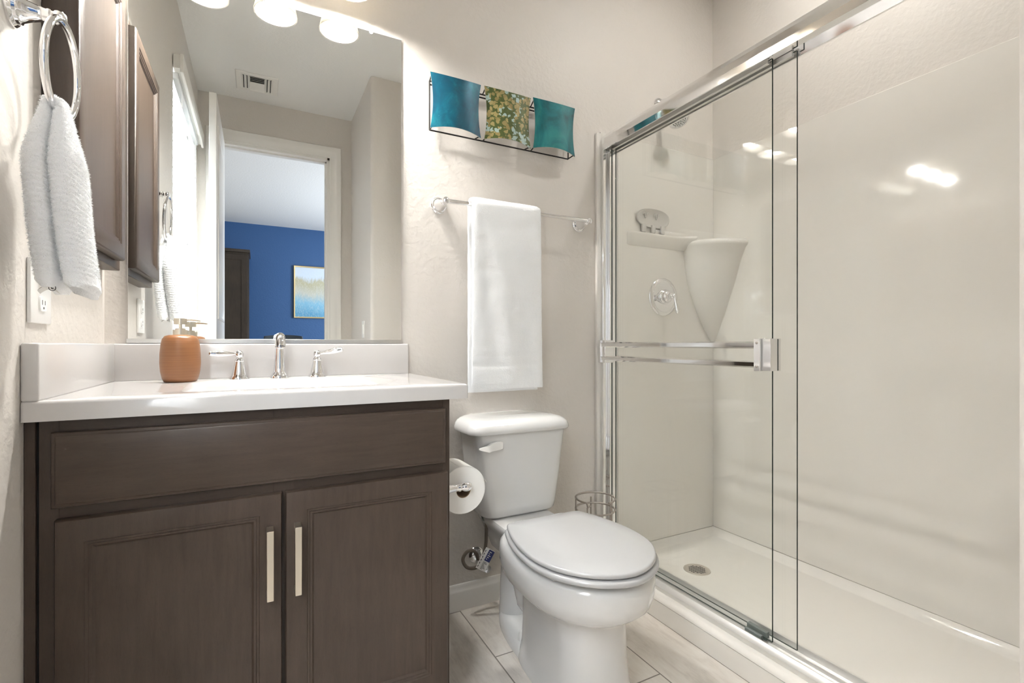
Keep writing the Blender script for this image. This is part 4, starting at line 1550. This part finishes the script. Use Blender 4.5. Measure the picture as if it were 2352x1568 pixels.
d1 = pane('shower_door', 'outer sliding glass shower door with double towel bar', GX1, -0.772, -0.0465, 0.104, 1.806)
d2 = pane('shower_door', 'plain inner sliding glass shower door without a bar, behind the outer door', GX2, -0.829, -0.040, 0.1045, 1.806)
# double bar on the outer pane
bx = 1.285
for z0, z1 in ((0.9605, 0.9815), (0.9050, 0.9245)):
    m = MB()
    m.prism([(bx, z0), (bx - 0.006, z0 + 0.004), (bx - 0.007, z1 - 0.004), (bx, z1), (bx + 0.004, z1), (bx + 0.004, z0)], lambda a, b, d: (a, d, b), -0.752, -0.034)
    m.build('bar', 'bright_aluminium', d1, smooth=25)
for y0, y1 in ((-0.772, -0.752), (-0.040, -0.026)):
    m = MB()
    m.box(bx - 0.010, bx + 0.008, y0, y1, 0.896, 0.990, 0.001, 1)
    ya, yb = (y0 - 0.004, y1) if y0 < -0.5 else (-0.062, -0.0475)
    m.box(bx + 0.006, GX1 - 0.0032, ya, yb, 0.896, 0.990, 0.001, 1)
    if y0 > -0.5:
        m.box(bx - 0.004, bx + 0.008, -0.062, -0.038, 0.896, 0.990, 0.001, 1)
    if y0 < -0.5:
        m.box(bx - 0.002, GX1 - 0.0032, -0.800, -0.775, 0.897, 0.989, 0.001, 1)
    br_ = m.build('bracket', 'bright_aluminium', d1)
    if y0 < -0.5:
        for zz in (0.909, 0.977):
            m = MB(); m.lathe([(0.0, -0.0125), (0.002, -0.0125), (0.0038, -0.0112), (0.004, -0.0100), (0.0, -0.0100)], (bx, -0.762, zz), 'x', 14); m.build('screw', 'steel_wire', br_)

# ------------------------------------------------------------------ seen only in the mirror
cv = thing('ceiling_vent', 'white ceiling air vent seen in the mirror above the doorway', 'vent', (0.0, -2.06, H))
m = MB()
m.rect_rings(-0.126, 0.128, -2.19, -1.936, [(0, 0.0005), (0, 0.003), (0.004, 0.007), (0.030, 0.009), (0.032, 0.004)], lambda a, b, d: (a, b, H - d), cap1=False)
m.build('vent_frame', 'trim_white', cv)
m = MB(); m.box(-0.096, 0.098, -2.16, -1.966, H - 0.004, H - 0.0008); m.build('vent_duct', 'dark_slot', cv)
m = MB()
for k in range(4):
    y = -1.978 - k * 0.022
    m.box(-0.046, 0.050, -0.0075, 0.0075, -0.0006, 0.0006, 0, 1, 0, Matrix.Translation((0, y, H - 0.0085)) @ Matrix.Rotation(rad(-30), 4, 'X'))
for k in range(5):
    y = -2.063 - k * 0.021
    m.box(-0.046, 0.050, -0.0125, 0.0125, -0.0006, 0.0006, 0, 1, 0, Matrix.Translation((0, y, H - 0.0085)) @ Matrix.Rotation(rad(28), 4, 'X'))
for sx, ang in ((-1, 30), (1, -30)):
    for k in range(3):
        m.box(-0.0085, 0.0085, -2.160, -1.966, -0.0006, 0.0006, 0, 1, 0, Matrix.Translation((0.001 + sx * (0.091 - k * 0.0205), 0, H - 0.0085)) @ Matrix.Rotation(rad(ang), 4, 'Y'))
m.build('louvers', 'trim_white', cv)

ls = thing('light_switch', 'white light switch on the closet wall, seen low in the mirror', 'switch', (0.664, -1.83, 1.06))
m = MB(); m.box(0.6575, 0.6636, -1.888, -1.812, 1.018, 1.136, 0.002, 2); m.build('switch_plate', 'plastic_white', ls)
m = MB(); m.box(0.6540, 0.6580, -1.867, -1.833, 1.044, 1.110, 0.001, 1); m.build('rocker', 'plastic_white', ls)

# bedroom furniture
ar = thing('armoire', 'tall dark brown armoire against the blue wall, seen in the mirror', 'armoire', (-0.55, -6.15, 0))
m = MB(); m.box(-1.0, -0.10, -6.44, -5.90, 0.08, 2.22, 0.004, 1); m.box(-1.02, -0.085, -6.45, -5.875, 2.22, 2.262, 0.008, 2); m.box(-0.98, -0.12, -6.42, -5.92, 0.0, 0.08); m.build('cabinet_body', 'armoire_wood', ar)
for x0, x1 in ((-0.985, -0.555), (-0.545, -0.115)):
    m = MB(); m.rect_rings(x0, x1, 0.12, 2.19, [(0, 0), (0, 0.016), (0.003, 0.019), (0.07, 0.019), (0.08, 0.011)], lambda a, b, d: (a, -5.90 + d, b)); dd = m.build('door', 'armoire_wood', ar)
    m = MB(); xh = x1 - 0.03 if x0 < -0.7 else x0 + 0.03
    m.sphere((xh, -5.868, 1.05), 0.014); m.build('knob', 'brushed_nickel', dd)

pt_ = thing('framed_painting', 'gold framed abstract painting in pale blue and ochre on the blue wall', 'painting', (0.85, -6.46, 1.374))
m = MB()
ax0, ax1, az0, az1 = 0.492, 1.24, 1.374, 2.172
m.rect_rings(ax0, ax1, az0, az1, [(0, 0), (0, 0.030), (0.006, 0.034), (0.020, 0.028), (0.022, 0.012)], lambda a, b, d: (a, -6.459 + d, b), cap1=False)
m.build('frame', 'gold_frame', pt_)
m = MB(); m.box(ax0 + 0.02, ax1 - 0.02, -6.455, -6.445, az0 + 0.02, az1 - 0.02); m.build('canvas', 'painting_canvas', pt_)

ch = thing('desk_chair', 'dark upholstered chair back in the bedroom, low in the mirror', 'chair', (0.29, -4.85, 0))
m = MB()
rings = []
for k in range(15):
    v_ = k / 14
    z = 0.55 + 0.54 * v_
    hw = 0.235 - 0.02 * max(0, v_ - 0.8) * 5
    bow = 0.02 * math.sin(v_ * PI)
    ring = []
    for i in range(32):
        a = 2 * PI * i / 32
        px = math.copysign(abs(math.cos(a)) ** 0.4, math.cos(a)) * hw
        py = math.copysign(abs(math.sin(a)) ** 0.6, math.sin(a)) * 0.032
        ring.append((0.29 + px, -5.02 + py - bow - 0.05 * (px / hw) ** 2 * -1, z - 0.022 * (px / 0.235) ** 2 * v_))
    rings.append(ring)
m.loft(rings); m.build('backrest', 'chair_fabric', ch, smooth=60)
m = MB(); m.box(0.05, 0.53, -5.0, -4.53, 0.42, 0.50, 0.03, 4); m.build('seat', 'chair_fabric', ch)
for x in (0.085, 0.495):
    for y in (-4.97, -4.57):
        m = MB(); m.tube([(x, y, 0.0), (x, y, 0.43)], [0.014, 0.020], 12); m.build('leg', 'armoire_wood', ch)
m = MB(); m.box(0.12, 0.18, -5.05, -5.03, 0.40, 0.62, 0.004, 1); m.box(0.40, 0.46, -5.05, -5.03, 0.40, 0.62, 0.004, 1); m.box(0.12, 0.46, -5.05, -4.9, 0.40, 0.424, 0.004, 1); m.build('back_support', 'armoire_wood', ch)
